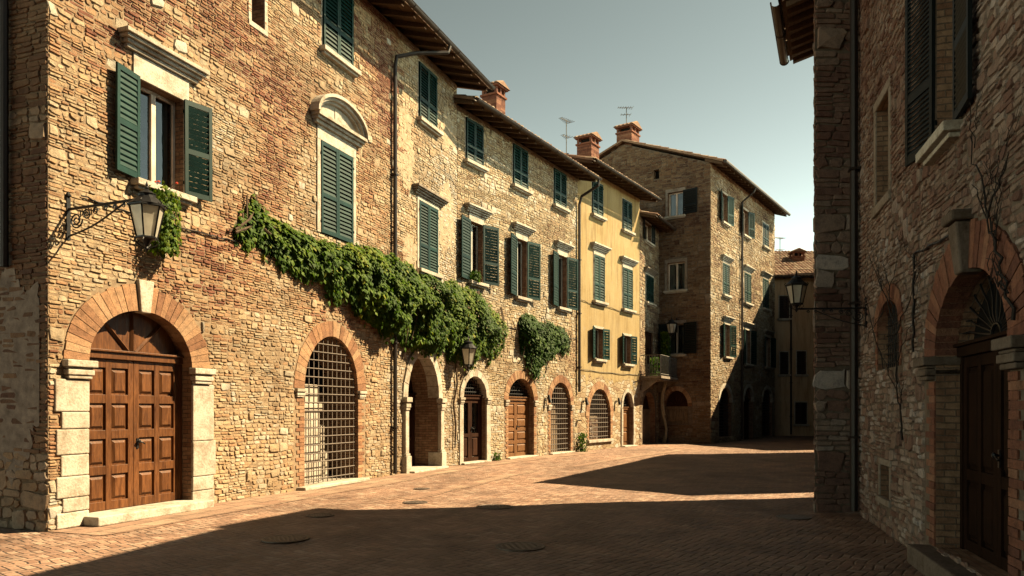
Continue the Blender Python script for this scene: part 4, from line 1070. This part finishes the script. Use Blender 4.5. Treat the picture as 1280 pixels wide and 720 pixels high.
stonework(mb, 0, L4, H4 - .02, F4.ops + [o.fx for o in F4.ops if hasattr(o, 'fx')], make_style(.5, .35, .1, .3, .3), 1.25, seed=21)
F4.part('wall', mb, [M['mortarR'], M['revbrick'], M['dark'], M['stoneG']])
panel_door(F4, D5, .28, 'woodG', (1, 1, 1), 1, 'wood', leaves=2, handle=False)
bd = MB(); door_leaf(bd, D6.x0, D6.x1, D6.z0, D6.zs, 1, (1, 1.6), .12); F4.part('balcony_door', bd, M['woodD'])
roof4, _ = eaves_roof(F4, 0, L4, H4, 7, .75, 17, verge=.0)
bz = F4.z(815, 475); bx0, bx1, bp = .05, L4 - .15, 1.0
b = MB(); b.box(bx0, bx1, -bp, -.003, bz, bz + .12, .5); b.box(bx0 + .05, bx1 - .05, -bp + .06, -.003, bz - .07, bz - .003, .4)
for x in (bx0 + .25, bx1 - .25):
    b.hexa([(x - .08, -.08, bz - .6), (x + .08, -.08, bz - .6), (x + .08, -.003, bz - .6), (x - .08, -.003, bz - .6), (x - .08, -bp * .8, bz - .073), (x + .08, -bp * .8, bz - .073), (x + .08, -.003, bz - .073), (x - .08, -.003, bz - .073)], .5)
bal = F4.part('balcony', b, M['trimD'], bevel=.012)
rl = MB(); rz = bz + .12
for y_ in (rz + .08, rz + .95): rl.tube([(bx0 + .04, -.03, y_), (bx0 + .04, -bp + .05, y_), (bx1 - .04, -bp + .05, y_), (bx1 - .04, -.03, y_)], .022, 5)
nn = 26
for i in range(nn + 1): x = bx0 + .04 + (bx1 - bx0 - .08) * i / nn; rl.tube([(x, -bp + .05, rz), (x, -bp + .05, rz + .95)], .011 if i % 13 else .025, 4)
for i in range(1, 7):
    y_ = -bp + .05 + (bp - .1) * i / 7; rl.tube([(bx1 - .04, y_, rz), (bx1 - .04, y_, rz + .95)], .011, 4); rl.tube([(bx0 + .04, y_, rz), (bx0 + .04, y_, rz + .95)], .011, 4)
rl.build('railing', M['aerial'], bal)

H5 = 13.5; PK = 15.25
gw = dict(frame=.12, frieze=.05, fmat='trimD', depth=.9)
P5.ops.append(Op(P5.x(817), P5.x(824), P5.z(820, 224), P5.z(820, 212), 0, .3))
window(P5, 835, 854, 240, 270, 'open', None, True, lw=.75, sides=(0, 1), ang=(160, 172), mat='greenD', pitch=.08, **gw)
window(P5, 834, 856, 328, 363, 'glazed', None, True, mat='greenD', **gw)
window(P5, 835, 855, 405, 443, 'open', None, True, lw=.7, sides=(1, 1), ang=(170, 172), mat='greenD', pitch=.08, **gw)
AW = archop(P5, 831, 860, 488, 508, 530, .35, .22)
WG2 = P5.x(888)
mb = MB(); wall_face(mb, 0, WG2, [(0, H5), (WG2 / 2, PK), (WG2, H5)], P5.ops)
stonework(mb, 0, WG2, lambda x: H5 + (PK - H5) * (1 - abs(x - WG2 / 2) / (WG2 / 2)) - .05, P5.ops + [o.fx for o in P5.ops if hasattr(o, 'fx')], make_style(.5, .35, .1, .3, .3), 1.1, seed=31)
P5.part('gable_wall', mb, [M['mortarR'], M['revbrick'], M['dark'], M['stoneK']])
ring(P5, AW, .22, 18, 'brick', .02)
aw = MB(); door_leaf(aw, AW.x0, AW.x1, AW.z0, AW.zs, 4, (1,), .2, st=.06); P5.part('window_shutter', aw, M['woodG'])
aw = MB(); arch_disc(aw, AW, .18, AW.zs, .01)
for i in range(1, 6): aw.tube([(AW.cx, .17, AW.zs), (AW.cx + AW.hw * .95 * math.cos(PI * i / 6), .17, AW.zs + AW.r * .95 * math.sin(PI * i / 6))], .02, 4)
P5.part('fanlight', aw, M['woodD'])
L5 = F5.x(968)
for (a, b_, t, bt) in ((902, 909, 243, 279), (928, 935, 263, 295)): window(F5, a, b_, t, bt, 'open', None, True, .05, .06, lw=.58, ang=(166, 166), pitch=.09)
window(F5, 953, 960, 280, 309, 'closed', None, True, .08, 0, pitch=.09)
for (a, b_, t, bt) in ((903, 911, 330, 369), (930, 938, 342, 379), (953, 960, 349, 386)): window(F5, a, b_, t, bt, 'closed', 'flat', True, .05, .08, pitch=.09, fh=.22)
for (a, b_, t, bt) in ((905, 912, 406, 446), (931, 938, 413, 455), (956, 963, 422, 459)): window(F5, a, b_, t, bt, 'open', 'flat', True, .06, .12, lw=.58, ang=(166, 166), pitch=.09, fh=.2)
AR = [archop(F5, a, b_, t, sp, bs, .4, .2) for a, b_, t, sp, bs in ((899, 914, 484, 503, 546), (930, 941, 484, 502, 551), (953, 965, 486, 503, 545))]
mb = MB(); wall_face(mb, 0, L5, H5, F5.ops)
mb.face([(L5, 0, 0), (L5, WG, 0), (L5, WG, H5), (L5, WG / 2, PK), (L5, 0, H5)]); mb.face([(L5, WG, 0), (0, WG, 0), (0, WG, H5), (L5, WG, H5)])
stonework(mb, 0, L5, H5 - .02, F5.ops + [o.fx for o in F5.ops if hasattr(o, 'fx')], make_style(.5, .38, .1, .48, .3), 1.1, hr=(.012, .035), seed=41)
F5.part('wall', mb, [M['mortarB'], M['revbrick'], M['dark'], M['stoneG']])
for i, o in enumerate(AR):
    ring(F5, o, .2, 9, 'trim', .04)
    if i == 1: panel_door(F5, o, .25, 'woodD', (1, 1.4), 1, 'bars', handle=False)
    else: F5.part('grille', grille(o, .15, .16, .16, .014), M['iron'])
# roof of the gabled house: two tiled slopes, eaves on the street side
mb = MB(); tn = (PK - H5) / (WG / 2); ov = .7; g0 = -.25
tiles(mb, g0, L5 + .3, -ov - .05, H5 - ov * tn + .2, WG / 2, PK + .17, .24, .42)
tiles(mb, g0, L5 + .3, WG + ov, H5 - ov * tn + .2, WG / 2, PK + .17, .24, .42)
for (ya, za, yb, zb) in ((-ov, H5 - ov * tn + .13, WG / 2, PK + .1), (WG + ov, H5 - ov * tn + .13, WG / 2, PK + .1)):
    mb.face([(g0, ya, za), (L5 + .3, ya, za), (L5 + .3, yb, zb), (g0, yb, zb)], .5, 1)
    mb.face([(g0, ya, za), (g0, yb, zb), (g0, yb, zb + .1), (g0, ya, za + .1)], .5, 0); mb.face([(L5 + .3, ya, za), (L5 + .3, yb, zb), (L5 + .3, yb, zb + .1), (L5 + .3, ya, za + .1)], .5, 0)
mb.face([(0, 0, H5 - .03), (L5, 0, H5 - .03), (L5, -.02, H5 + .12), (0, -.02, H5 + .12)], .5, 1)
roof5 = F5.part('roof', mb, [M['tile'], M['rafter']])
r = MB(); w = .06; r.hexa([(-w, -ov + .05, H5 - ov * tn + .02), (w, -ov + .05, H5 - ov * tn + .02), (w, .2, H5 + .05), (-w, .2, H5 + .05), (-w, -ov + .05, H5 - ov * tn + .125), (w, -ov + .05, H5 - ov * tn + .125), (w, .2, H5 + .18), (-w, .2, H5 + .18)])
f0 = None
for i in range(21):
    x = g0 + .1 + (L5 + .3 - g0 - .2) * i / 20
    if f0 is None: f0 = r.build('rafter', M['rafter'], roof5, (x, 0, 0))
    else: q = f0.copy(); COL.objects.link(q); q.parent = roof5; q.location = (x, 0, 0)
g = MB(); g.tube([(g0, -ov - .1, H5 - ov * tn + .14), (L5 + .3, -ov - .1, H5 - ov * tn + .14)], .085, 8); g.build('gutter', M['gutter'], roof5)
xd = F5.x(925); ze = H5 - ov * tn + .1
downpipe(F5, [(xd + .1, -ov - .1, ze), (xd + .05, -ov, ze - .25), (xd, -.12, ze - .7), (xd, -.11, .1)], .06)
x, z = P5.ray(785, 190, -.6); wpt = P5.W(x, .6); lx = (wpt.xy - F5.O).dot(F5.a); ly = -(wpt.xy - F5.O).dot(F5.n)
chimney(roof5, lx, ly, z - .35, .95, .85, 1.15)
x, z = P5.ray(783, 160, -.6); antenna(P5.W(x, .6, z), P5.z(783, 134, -.6) - z, 'small television aerial above the taller brick chimney on the gabled house', .1)

# ---- 6. the small plastered house closing the street
K0 = (13.6, 47.4)
h6, F6 = house(K0, (1, 0.02), 'small apricot plastered house in shade with tiled roof, closing the far end of the street')
L6 = 12.0; H6 = 10.0
for (a, b_, t, bt) in ((974, 986, 370, 398), (975, 985, 440, 468), (996, 1007, 439, 468), (994, 1008, 503, 530)): window(F6, a, b_, t, bt, 'closed', None, True, .06, 0, pitch=.1, mat='brownP')
mb = MB(); wall_face(mb, 0, L6, H6, F6.ops); shell(mb, 0, L6, H6, 9); F6.part('wall', mb, [M['orange'], M['revbrick'], M['dark']])
roof6, _ = eaves_roof(F6, 0, L6, H6, 9, .6, 27)
xd = F6.x(988); downpipe(F6, [(xd, -.68, H6 - .12), (xd, -.6, H6 - .4), (xd, -.1, H6 - .8), (xd, -.1, .1)], .06)
x, z = F6.ray(996, 328, -2.5); chimney(roof6, x, 2.5, z - .1, .75, .7, .35)
x, z = F6.ray(975, 330, -2); antenna(F6.W(x, 2.0, z - .4), F6.z(975, 297, -2) - z + .4, 'television aerial on the small tiled roof at the far end of the street', .5)

# ---- 7. the near house on the right
hA, FA = house((5.48, 11.97), (-.263, -1), 'near stone house on the right in deep shade, with red brick door arch')
LA = 30; HA = 8.8
DA = archop(FA, 1170, 1263, 333, 434, None, .34, .42); DA.z0 = .22
SA = archop(FA, 1098, 1125, 375, 408, 460, .3, .22)
o = Op(FA.x(1096), FA.x(1112), FA.z(1104, 250), FA.z(1104, 125), 0, .35); FA.ops.append(o); slot = o
ov_ = Op(FA.x(1101), FA.x(1113), FA.z(1107, 622), FA.z(1107, 582), 0, .3); FA.ops.append(ov_)
wA, oA = window(FA, 1171, 1198, -75, 170, 'open', None, True, .16, .1, mat='greenD', lw=.62, ang=(173, 174), fmat='trimK', curt=False, pitch=.05)
for q, wd in ((slot, .13), (ov_, .09)):
    m = MB(); m.box(q.x0 - wd, q.x0 - .002, -.02, .12, q.z0, q.zs, .6); m.box(q.x1 + .002, q.x1 + wd, -.02, .12, q.z0, q.zs, .5); m.box(q.x0 - wd, q.x1 + wd, -.025, .12, q.zs + .002, q.zs + wd, .7); m.box(q.x0 - wd - .03, q.x1 + wd + .03, -.05, .12, q.z0 - wd, q.z0 - .003, .6)
    FA.part('window', m, M['trimD'], bevel=.012)
    q.fx = Rect(q.x0 - wd, q.x1 + wd, q.z0 - wd, q.zs + wd)
vg = MB(); 
for i in range(3): vg.tube([(ov_.x0 + (ov_.x1 - ov_.x0) * (i + 1) / 4, .08, ov_.z0), (ov_.x0 + (ov_.x1 - ov_.x0) * (i + 1) / 4, .08, ov_.zs)], .01, 5)
FA.part('vent_bars', vg, M['iron'])
mb = MB(); wall_face(mb, 0, LA, HA, FA.ops); shell(mb, 0, LA, HA, 8)
exA = FA.ops + [o.fx for o in FA.ops if hasattr(o, 'fx')]
def styleA(q):
    x, z = q
    if z > 3.0: return (.5, .35, .12, lambda cx, cz, k, t: .35 + .4 * t + U(-.3, .4))
    return (.15, .5, .25, lambda cx, cz, k, t: .55 + .4 * t + U(-.4, .4))
stonework(mb, 0, LA, lambda x: HA - .02 if x < 8 else 4.0, exA, styleA, .74, hr=(.006, .028), seed=51)
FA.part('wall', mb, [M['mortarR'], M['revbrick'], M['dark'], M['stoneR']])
ring(FA, DA, .42, 32, 'brickR', .02, depth=.2); brickjamb(FA, DA, .3, 'brickR', z1=DA.zs - .26)
ring(FA, SA, .22, 16, 'brickR', .02); brickjamb(FA, SA, .13, 'brickR')
for xa, xb in ((DA.x0 - .36, DA.x0 - .003), (DA.x1 + .003, DA.x1 + .36)):
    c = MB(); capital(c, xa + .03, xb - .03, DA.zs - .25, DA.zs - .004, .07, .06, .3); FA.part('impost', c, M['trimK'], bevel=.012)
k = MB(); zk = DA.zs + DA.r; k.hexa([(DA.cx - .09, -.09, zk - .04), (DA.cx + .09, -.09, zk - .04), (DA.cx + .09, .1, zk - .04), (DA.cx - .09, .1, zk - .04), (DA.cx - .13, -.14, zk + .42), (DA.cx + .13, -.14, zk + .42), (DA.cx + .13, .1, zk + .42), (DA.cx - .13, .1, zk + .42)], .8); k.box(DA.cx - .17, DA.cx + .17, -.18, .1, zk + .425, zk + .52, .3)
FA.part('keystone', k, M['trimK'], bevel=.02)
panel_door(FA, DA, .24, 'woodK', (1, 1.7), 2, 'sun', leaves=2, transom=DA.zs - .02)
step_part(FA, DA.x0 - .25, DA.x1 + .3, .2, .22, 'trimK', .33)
FA.part('grille', grille(SA, .12, .11, .13, .009), M['iron'])
eaves_roof(FA, 0, LA, HA, 8, .6, 18)
xd = .07; downpipe(FA, [(xd, -.10, HA - .1), (xd, -.10, .06)], .06)
# ---- 8. the corner block beyond it, its end wall facing us
hB, FB = house((4.87, 12.22), (1, 0), 'narrow corner house of coarse stone blocks beyond the drainpipe on the right')
HB = 8.35; LB = 1.6
mb = MB(); wall_face(mb, 0, 6.5, HB, [])
stonework(mb, 0, LB, HB - .02, [], lambda q: (.45, .25, .3, lambda cx, cz, k, t: .35 + .4 * t + U(-.25, .3) if k != 'big' else .75 + U(-.25, .25)) if q[1] > .9 else (.9, .05, .05, lambda cx, cz, k, t: .05 + U(0, .2)), 1.25, hr=(.012, .035), seed=61)
FB.part('end_wall', mb, [M['mortarR'], M['revbrick'], M['dark'], M['stoneR']])
far = Vector((5.78, 14.35)); near = Vector((4.87, 12.22))
FC = Facade(far, near - far, hB); LC = (near - far).length
mb = MB(); wall_face(mb, 0, LC, HB, [])
stonework(mb, 0, LC, HB - .02, [], make_style(.5, .3, .2, .4, .3), 1.2, seed=62)
dx = Vector((1, .22)).normalized()
bk = FC; e0 = (far + dx * 6.5)
lo = lambda p: ((p - FC.O).dot(FC.a), -(p - FC.O).dot(FC.n))
ax, ay = lo(e0); bx_, by_ = lo(Vector((11.37, 12.22)))
mb.face([(0, 0, 0), (ax, ay, 0), (ax, ay, HB), (0, 0, HB)]); mb.face([(ax, ay, 0), (bx_, by_, 0), (bx_, by_, HB), (ax, ay, HB)])
FC.part('wall', mb, [M['mortarR'], M['revbrick'], M['dark'], M['stoneR']])
eaves_roof(FC, -.0, LC, HB, 7, .5, 18, verge=.0, rpitch=.3)
# ---- 9. houses further along the right side, past the lit gap
def side_house(label, pts, hs, ctr):
    r = empty('house', (pts[0][0], pts[0][1], 0), label, 'house'); mb = MB(); rf = MB()
    P = [(p[0] - pts[0][0], p[1] - pts[0][1]) for p in pts]; n = len(P)
    for i in range(n):
        j = (i + 1) % n; L = math.hypot(P[j][0] - P[i][0], P[j][1] - P[i][1])
        mb.face([(*P[i], 0), (*P[j], 0), (*P[j], hs[j]), (*P[i], hs[i])], .5, 0, [(0, 0), (L, 0), (L, hs[j]), (0, hs[i])])
    mb.build('wall', M['rubble'], r)
    c = (sum(p[0] for p in P) / n, sum(p[1] for p in P) / n)
    q = [(p[0] + (p[0] - c[0]) * .04, p[1] + (p[1] - c[1]) * .04) for p in P]
    rf.face([(*q[i], hs[i] + .02) for i in range(n)], .5); rf.face([(*q[i], hs[i] + .15) for i in range(n)], .5)
    for i in range(n):
        j = (i + 1) % n; rf.face([(*q[i], hs[i] + .02), (*q[j], hs[j] + .02), (*q[j], hs[j] + .15), (*q[i], hs[i] + .15)], .5)
    rf.build('roof', M['tile'], r); return r
def ext(p, L): return (p[0] + dx.x * L, p[1] + dx.y * L)
p0, p1 = (6.20, 15.25), (7.75, 18.75)
side_house('low lean-to stone house past the sunlit gap on the right', [p0, ext(p0, 4.5), ext(p1, 4.5), p1], [2.5, 2.5, 6.9, 6.9], None)
p0, p1 = (7.78, 18.82), (12.35, 29.4)
side_house('long stone house on the right side that throws the middle shadow on the paving', [p0, ext(p0, 7), ext(p1, 7), p1], [6.9, 6.9, 6.3, 6.3], None)
p0, p1 = (13.0, 31.4), (19.4, 47.2)
side_house('tall half gabled stone house at the far right that shades the end of the street', [p0, ext(p0, 6), ext(p1, 6), p1], [2.4, 2.4, 13.6, 13.6], None)

# added house, unseen behind the camera, to keep sky light off the foreground
p0, p1 = (2.5, -8.0), (-15, -6.5)
side_house('added stone house, unseen behind the viewpoint, that blocks sky light', [p1, p0, (2.5, -16), (-15, -16)], [15, 15, 15, 15], None)
# ---- ground -----------------------------------------------------------------------------------
def gz(x, y):
    f = max(0, min(1, (26 - abs(x)) / 3, (56 - y) / 4, (y + 12) / 3))
    return f * (.022 * noise.noise(Vector((x * .33, y * .33, 4))) + .010 * noise.noise(Vector((x * 1.1, y * 1.1, 7))) + .004 * noise.noise(Vector((x * 3, y * 3, 9))))
g = MB()
def axis(lo, hi, st): return [-220.0] + [lo + (hi - lo) * i / round((hi - lo) / st) for i in range(round((hi - lo) / st) + 1)] + [220.0]
xs, ys = axis(-26, 26, .25), axis(-12, 56, .25)
g.v = [(x, y, gz(x, y)) for y in ys for x in xs]; nx = len(xs)
g.f = [(j * nx + i, j * nx + i + 1, (j + 1) * nx + i + 1, (j + 1) * nx + i) for j in range(len(ys) - 1) for i in range(nx - 1)]
g.r = [.5] * len(g.f); g.m = [0] * len(g.f); g.uv = [[(g.v[k][0], g.v[k][1]) for k in f] for f in g.f]
o = g.build('street_paving', M['paving'], smooth=True); o['kind'] = 'structure'
def strip(name, path, w, z, off=0.0):
    mb = MB(); u = 0
    for (F, xa, xb) in path:
        n = max(1, int((xb - xa) / .2)); kk = max(2, int(w / .2))
        for i in range(n):
            a, b = xa + (xb - xa) * i / n, xa + (xb - xa) * (i + 1) / n
            wa, wb = w + .06 * noise.noise(Vector((u, 1, 0)) * .8), w + .06 * noise.noise(Vector((u + b - a, 1, 0)) * .8)
            for k in range(kk):
                f0, f1 = k / kk, (k + 1) / kk; q = []
                for (c, ff, ww) in ((a, f0, wa), (a, f1, wa), (b, f1, wb), (b, f0, wb)):
                    p = F.W(c, -off - ww * ff, 0); q.append((p.x, p.y, gz(p.x, p.y) + z))
                mb.face(q, .5, 0, [(u, wa * f0), (u, wa * f1), (u + b - a, wb * f1), (u + b - a, wb * f0)])
            u += b - a
    o = mb.build(name, M['slab']); o['kind'] = 'structure'; return o
strip('pavement', [(F1, 0, L1 - .3)], 1.02, .008)
strip('pavement', [(F2, .3, L2 - .1), ], .95, .008)
strip('gutter_band', [(F1, 5.0, L1 - 1.2)], .34, .008, 2.6)
strip('gutter_band', [(F2, 1.2, L2 + 4.0)], .34, .008, 3.0)
for px, py, rr, lb in ((400, 645, .22, 'small round drain cover in the sunlit paving near the barred arch'), (519, 628, .22, 'small round drain cover in the sunlit paving in front of the deep stone entrance'), (618, 634, .31, 'larger round drain cover at the edge of the shadow, in line with the brown doors'),
                       (357, 675, .30, 'round drain cover in the shade in the lower left foreground'), (650, 684, .30, 'round drain cover in the shade at the middle of the foreground'), (992, 647, .26, 'round drain cover in the shade near the corner house on the right'), (527, 611, .17, 'smallest drain cover, close to the wall by the drainpipe of the big house')):
    d = CAMH * FOC / (py - HOR); X = (px - PXC) / FOC * d
    m = MB(); m.lathe([(rr, 0), (rr, .012), (rr - .03, .014), (rr - .035, .009), (rr - .05, .009)], 28)
    for i in range(7):
        t = -rr * .75 + rr * 1.5 * i / 6; hw = math.sqrt(max(.001, (rr - .06) ** 2 - t * t)); m.box(-hw, hw, t - .018, t + .018, .0095, .0135); m.box(t - .018, t + .018, -hw, hw, .0095, .0130)
    tag(m.build('drain_cover', M['castiron'], None, (X, d, max(gz(X + rr * i / 4, d + rr * j / 4) for i in range(-4, 5) for j in range(-4, 5)) + .001), U(0, 3)), lb, 'manhole cover', 'drain covers in the paving')

# ---- lamps
street_lamp(F1, 84, 262, 1.45, 1.02, 'large black lantern on a long scrolled bracket above the big panelled door')
street_lamp(F1, 566, 432, .5, 1.15, 'lantern on a short bracket just below the big creeper, beside the deep stone entrance', brace=False)
street_lamp(FA, 1084, 385, 1.0, .70, 'lantern standing on a scrolled bracket arm by the drainpipe on the right', standing=True)
street_lamp(P5, 846, 404, .7, 1.1, 'small hanging lantern on the shaded gable wall above the balcony', brace=False)

def spot(F, px, py, lb):
    x, z = F.ray(px, py); e = empty('wall_spotlight', F.W(x, 0, z), lb, 'lamp', 'small dark spotlights on the left row', F.ang)
    m = MB(); m.box(-.03, .03, -.02, .01, -.05, .05); m.tube([(0, -.02, 0), (0, -.14, .05)], .012, 5); m.build('fixing', M['iron'], e)
    h = MB(); h.tube([(0, -.12, .16), (0, -.15, .02), (0, -.19, -.13)], [.04, .055, .075], 9); h.build('lamp_head', M['iron'], e)
spot(F2, 682, 499, 'small dark spotlight between the brown door and the barred doorway')
spot(F3, 729, 502, 'small dark spotlight between the barred doorway and the arched window of the yellow house')
spot(F3, 770, 502, 'small dark spotlight between the arched window and the narrow door of the yellow house')
# ---- plants
sp = [(294, 282, 296, .08, .25), (308, 262, 300, .10, .5), (318, 240, 300, .10, .45), (335, 266, 312, .15, .55), (362, 281, 328, .24, .75), (400, 296, 348, .36, .95), (440, 303, 374, .52, 1.1), (480, 308, 402, .75, 1.3), (512, 322, 422, .85, 1.35), (545, 340, 438, .85, 1.35), (575, 350, 446, .8, 1.35), (602, 360, 452, .7, 1.2), (620, 380, 444, .5, 1), (631, 398, 432, .25, .5)]
creeper('climbing_vine', 'long leafy green creeper hanging along the upper wall across the first two houses', sp, lambda px: F1 if px < 566 else F2, 33000, .10, 'leaf', 3)
sp = [(650, 402, 415, .15, .5), (657, 394, 445, .4, 1), (670, 392, 460, .55, 1.2), (684, 400, 455, .5, 1.2), (697, 404, 440, .4, 1), (708, 410, 438, .25, .8), (712, 424, 440, .12, .4)]
creeper('climbing_vine', 'smaller dark green creeper clump hanging alone above the brown door of the honey stone house', sp, lambda px: F2, 6800, .10, 'leafD', 5)
def sill_plant(F, px, py, out, lb, r, h, hang, n, size, fl, mat='leafD', name='sill_plant'):
    x, z = F.ray(px, py, out); return tuft(name, lb, F.W(x, -out, z), r, h, n, size, mat, 'plant', fl, None, hang)
sill_plant(F1, 203, 243, .16, 'trailing plant with red flowers spilling from the sill above the lantern', .27, .20, .95, 1900, .07, 4, 'leaf')
sill_plant(F2, 593, 348, .12, 'small potted plant on the sill of the first middle window of the honey stone house', .2, .28, .1, 220, .08, 0)
x, z = F2.ray(724, 572); tuft('weed', 'wispy green weed growing at the foot of the wall by the barred doorway', F2.W(x - .1, -.15, .0), .25, .75, 260, .09)
x, z = F2.ray(618, 580); tuft('weed', 'low weed at the foot of the wall between the two brown doors', F2.W(x, -.1, .0), .14, .3, 90, .07)
x = F4.x(821); tuft('potted_shrub', 'tall narrow green shrub standing on the balcony', F4.W(L4 - .75, -.45, bz + .13), .28, 2.3, 1100, .1, 'leaf')
tuft('potted_shrub', 'low leafy pot plant on the near end of the balcony', F4.W(.45, -.6, bz + .13), .25, .9, 300, .09)
# pale twisted trunk climbing to the balcony
x0 = F4.x(821); m = MB(); 
base = F4.W(x0, -.35, 0)
pts = [F4.W(x0 + .06 * math.sin(i * 1.3), -.35 - .12 * math.sin(i * .8), bz * i / 9) - base for i in range(10)]
e = empty('old_vine', base, 'pale twisted vine trunk rising from the paving to the balcony', 'vine trunk')
m.tube(pts, [.11, .085, .07, .07, .065, .06, .07, .07, .06, .05], 8); m.tube([p + Vector((.06, -.03, 0)) for p in pts[4:]] + [F4.W(x0 + .8, -.6, bz) - base], [.06, .06, .055, .05, .05, .05, .04], 6)
m.build('trunk', M['barkW'], e, smooth=True)
# old vine stem between the two entrances
e = empty('old_vine', F2.W(.12, -.06, 0), 'thin dark vine stem between the deep entrance and the brown glazed door', 'vine trunk')
m = MB(); q = [F1.ray(px, py) for px, py in ((566, 560), (567, 530), (564, 505), (569, 480), (567, 455), (572, 430))]
m.tube([F1.W(a, -.07, b) - Vector(e.location) for a, b in q], [.02, .03, .035, .035, .03, .03], 6); m.build('trunk', M['bark'], e, smooth=True)
# bare climbing branches on the shaded wall
def bare(label, start, ends, r0, seed):
    rr = random.Random(seed); x, z = FA.ray(*start); b0 = FA.W(x, -.04, z); e = empty('bare_creeper', b0, label, 'bare creeper', None); m = MB()
    def grow(a, b, r, dep):
        (xa, za), (xb, zb) = FA.ray(*a), FA.ray(*b); n = 7; P = []
        for i in range(n + 1):
            t = i / n; P.append(FA.W(xa + (xb - xa) * t + (rr.uniform(-.05, .05) if 0 < i < n else 0), -.045 - .03 * rr.random(), za + (zb - za) * t + (rr.uniform(-.04, .04) if 0 < i < n else 0)) - b0)
        m.tube(P, [r * (1 - .55 * i / n) for i in range(n + 1)], 5)
        if dep:
            for k in range(2):
                t = rr.uniform(.3, .95); c = (a[0] + (b[0] - a[0]) * t, a[1] + (b[1] - a[1]) * t)
                grow(c, (c[0] + rr.uniform(-30, 30), c[1] - rr.uniform(25, 80)), r * .5, dep - 1)
    for a, b, s in ends: grow(a, b, r0 * s * .62, 2)
    m.build('branches', M['barkD'], e); return e
bare('bare leafless creeper branching around the small arched window on the right', (1134, 550), [((1134, 550), (1128, 480), 1.2), ((1128, 480), (1125, 400), 1), ((1125, 400), (1092, 320), .8), ((1125, 400), (1112, 330), .8), ((1125, 420), (1160, 330), .7), ((1110, 460), (1084, 360), .7), ((1112, 380), (1086, 430), .6)], .02, 3)
bare('dark bare creeper climbing beside the red brick door arch at the right edge', (1276, 400), [((1276, 400), (1262, 330), 1.5), ((1262, 330), (1245, 270), 1.2), ((1245, 270), (1222, 170), .9), ((1245, 270), (1275, 190), .9), ((1255, 300), (1225, 230), .8)], .018, 8)
# cables
cable(F1, [(100, 245), (165, 268), (262, 295), (305, 304)], .012, 'thin black cable running across the big house below the flowered window')
cable(F2, [(628, 408), (650, 412)], .012, 'short cable between the two creepers')
cable(F2, [(690, 421), (721, 424)], .012, 'short cable from the small creeper to the drainpipe')
cable(F3, [(726, 375), (760, 384), (799, 393)], .013, 'thin cable sagging across the yellow house under its middle windows', .05)
cable(F3, [(726, 462), (799, 469)], .013, 'cable along the foot of the yellow plaster above the arched window', .03)
cable(FA, [(1145, 440), (1146, 318), (1200, 290)], .014, 'thin dark conduit beside the red brick arch on the right')

# ---------------------------------------------------------------- camera, sun, sky
cam = bpy.data.cameras.new('camera'); co = bpy.data.objects.new('camera', cam); COL.objects.link(co)
co.location = (0, 0, CAMH); co.rotation_euler = (PI / 2, 0, 0); cam.sensor_width = 36; cam.lens = 36 * FOC / 1280; cam.shift_y = (HOR - 360) / 1280; cam.clip_end = 3000; cam.clip_start = .1
sc.camera = co
SUNDIR = Vector((1, .22, .99)).normalized(); EL = math.asin(SUNDIR.z); AZ = math.atan2(SUNDIR.x, SUNDIR.y)
sl = bpy.data.lights.new('sun', 'SUN'); sl.energy = 5.0; sl.angle = R(.5); sl.color = (1, .785, .46)
so = bpy.data.objects.new('sun', sl); COL.objects.link(so); so.rotation_euler = (-SUNDIR).to_track_quat('-Z', 'Y').to_euler(); so.location = (20, 5, 30)
wd = bpy.data.worlds.new('World'); sc.world = wd; wd.use_nodes = True; nt = wd.node_tree; nt.nodes.clear()
sky = nt.nodes.new('ShaderNodeTexSky'); sky.sky_type = 'NISHITA'; sky.sun_disc = False; sky.sun_elevation = EL; sky.sun_rotation = AZ; sky.air_density = 1.0; sky.altitude = 8000; sky.dust_density = 0.0; sky.ozone_density = 1.0
hs = nt.nodes.new('ShaderNodeHueSaturation'); hs.inputs['Saturation'].default_value = .5
mx = nt.nodes.new('ShaderNodeMix'); mx.data_type = 'RGBA'; mx.blend_type = 'MULTIPLY'; mx.inputs[0].default_value = 1; mx.inputs[7].default_value = (.93, .85, .475, 1)
bg = nt.nodes.new('ShaderNodeBackground'); bg.inputs[1].default_value = .05; ow = nt.nodes.new('ShaderNodeOutputWorld')
nt.links.new(sky.outputs[0], hs.inputs['Color']); gm = nt.nodes.new('ShaderNodeGamma'); gm.inputs[1].default_value = 1.8; nt.links.new(hs.outputs[0], gm.inputs[0]); nt.links.new(gm.outputs[0], mx.inputs[6]); nt.links.new(mx.outputs[2], bg.inputs[0]); nt.links.new(bg.outputs[0], ow.inputs[0])
vs = sc.view_settings; vs.view_transform = 'Standard'; vs.look = 'None'; vs.gamma = 1; vs.exposure = 2.05; vs.use_curve_mapping = False
sc.display_settings.display_device = 'sRGB'
cy = sc.cycles; cy.use_denoising = True; cy.max_bounces = 6; cy.diffuse_bounces = 1; cy.glossy_bounces = 3; cy.transmission_bounces = 4; cy.transparent_max_bounces = 8
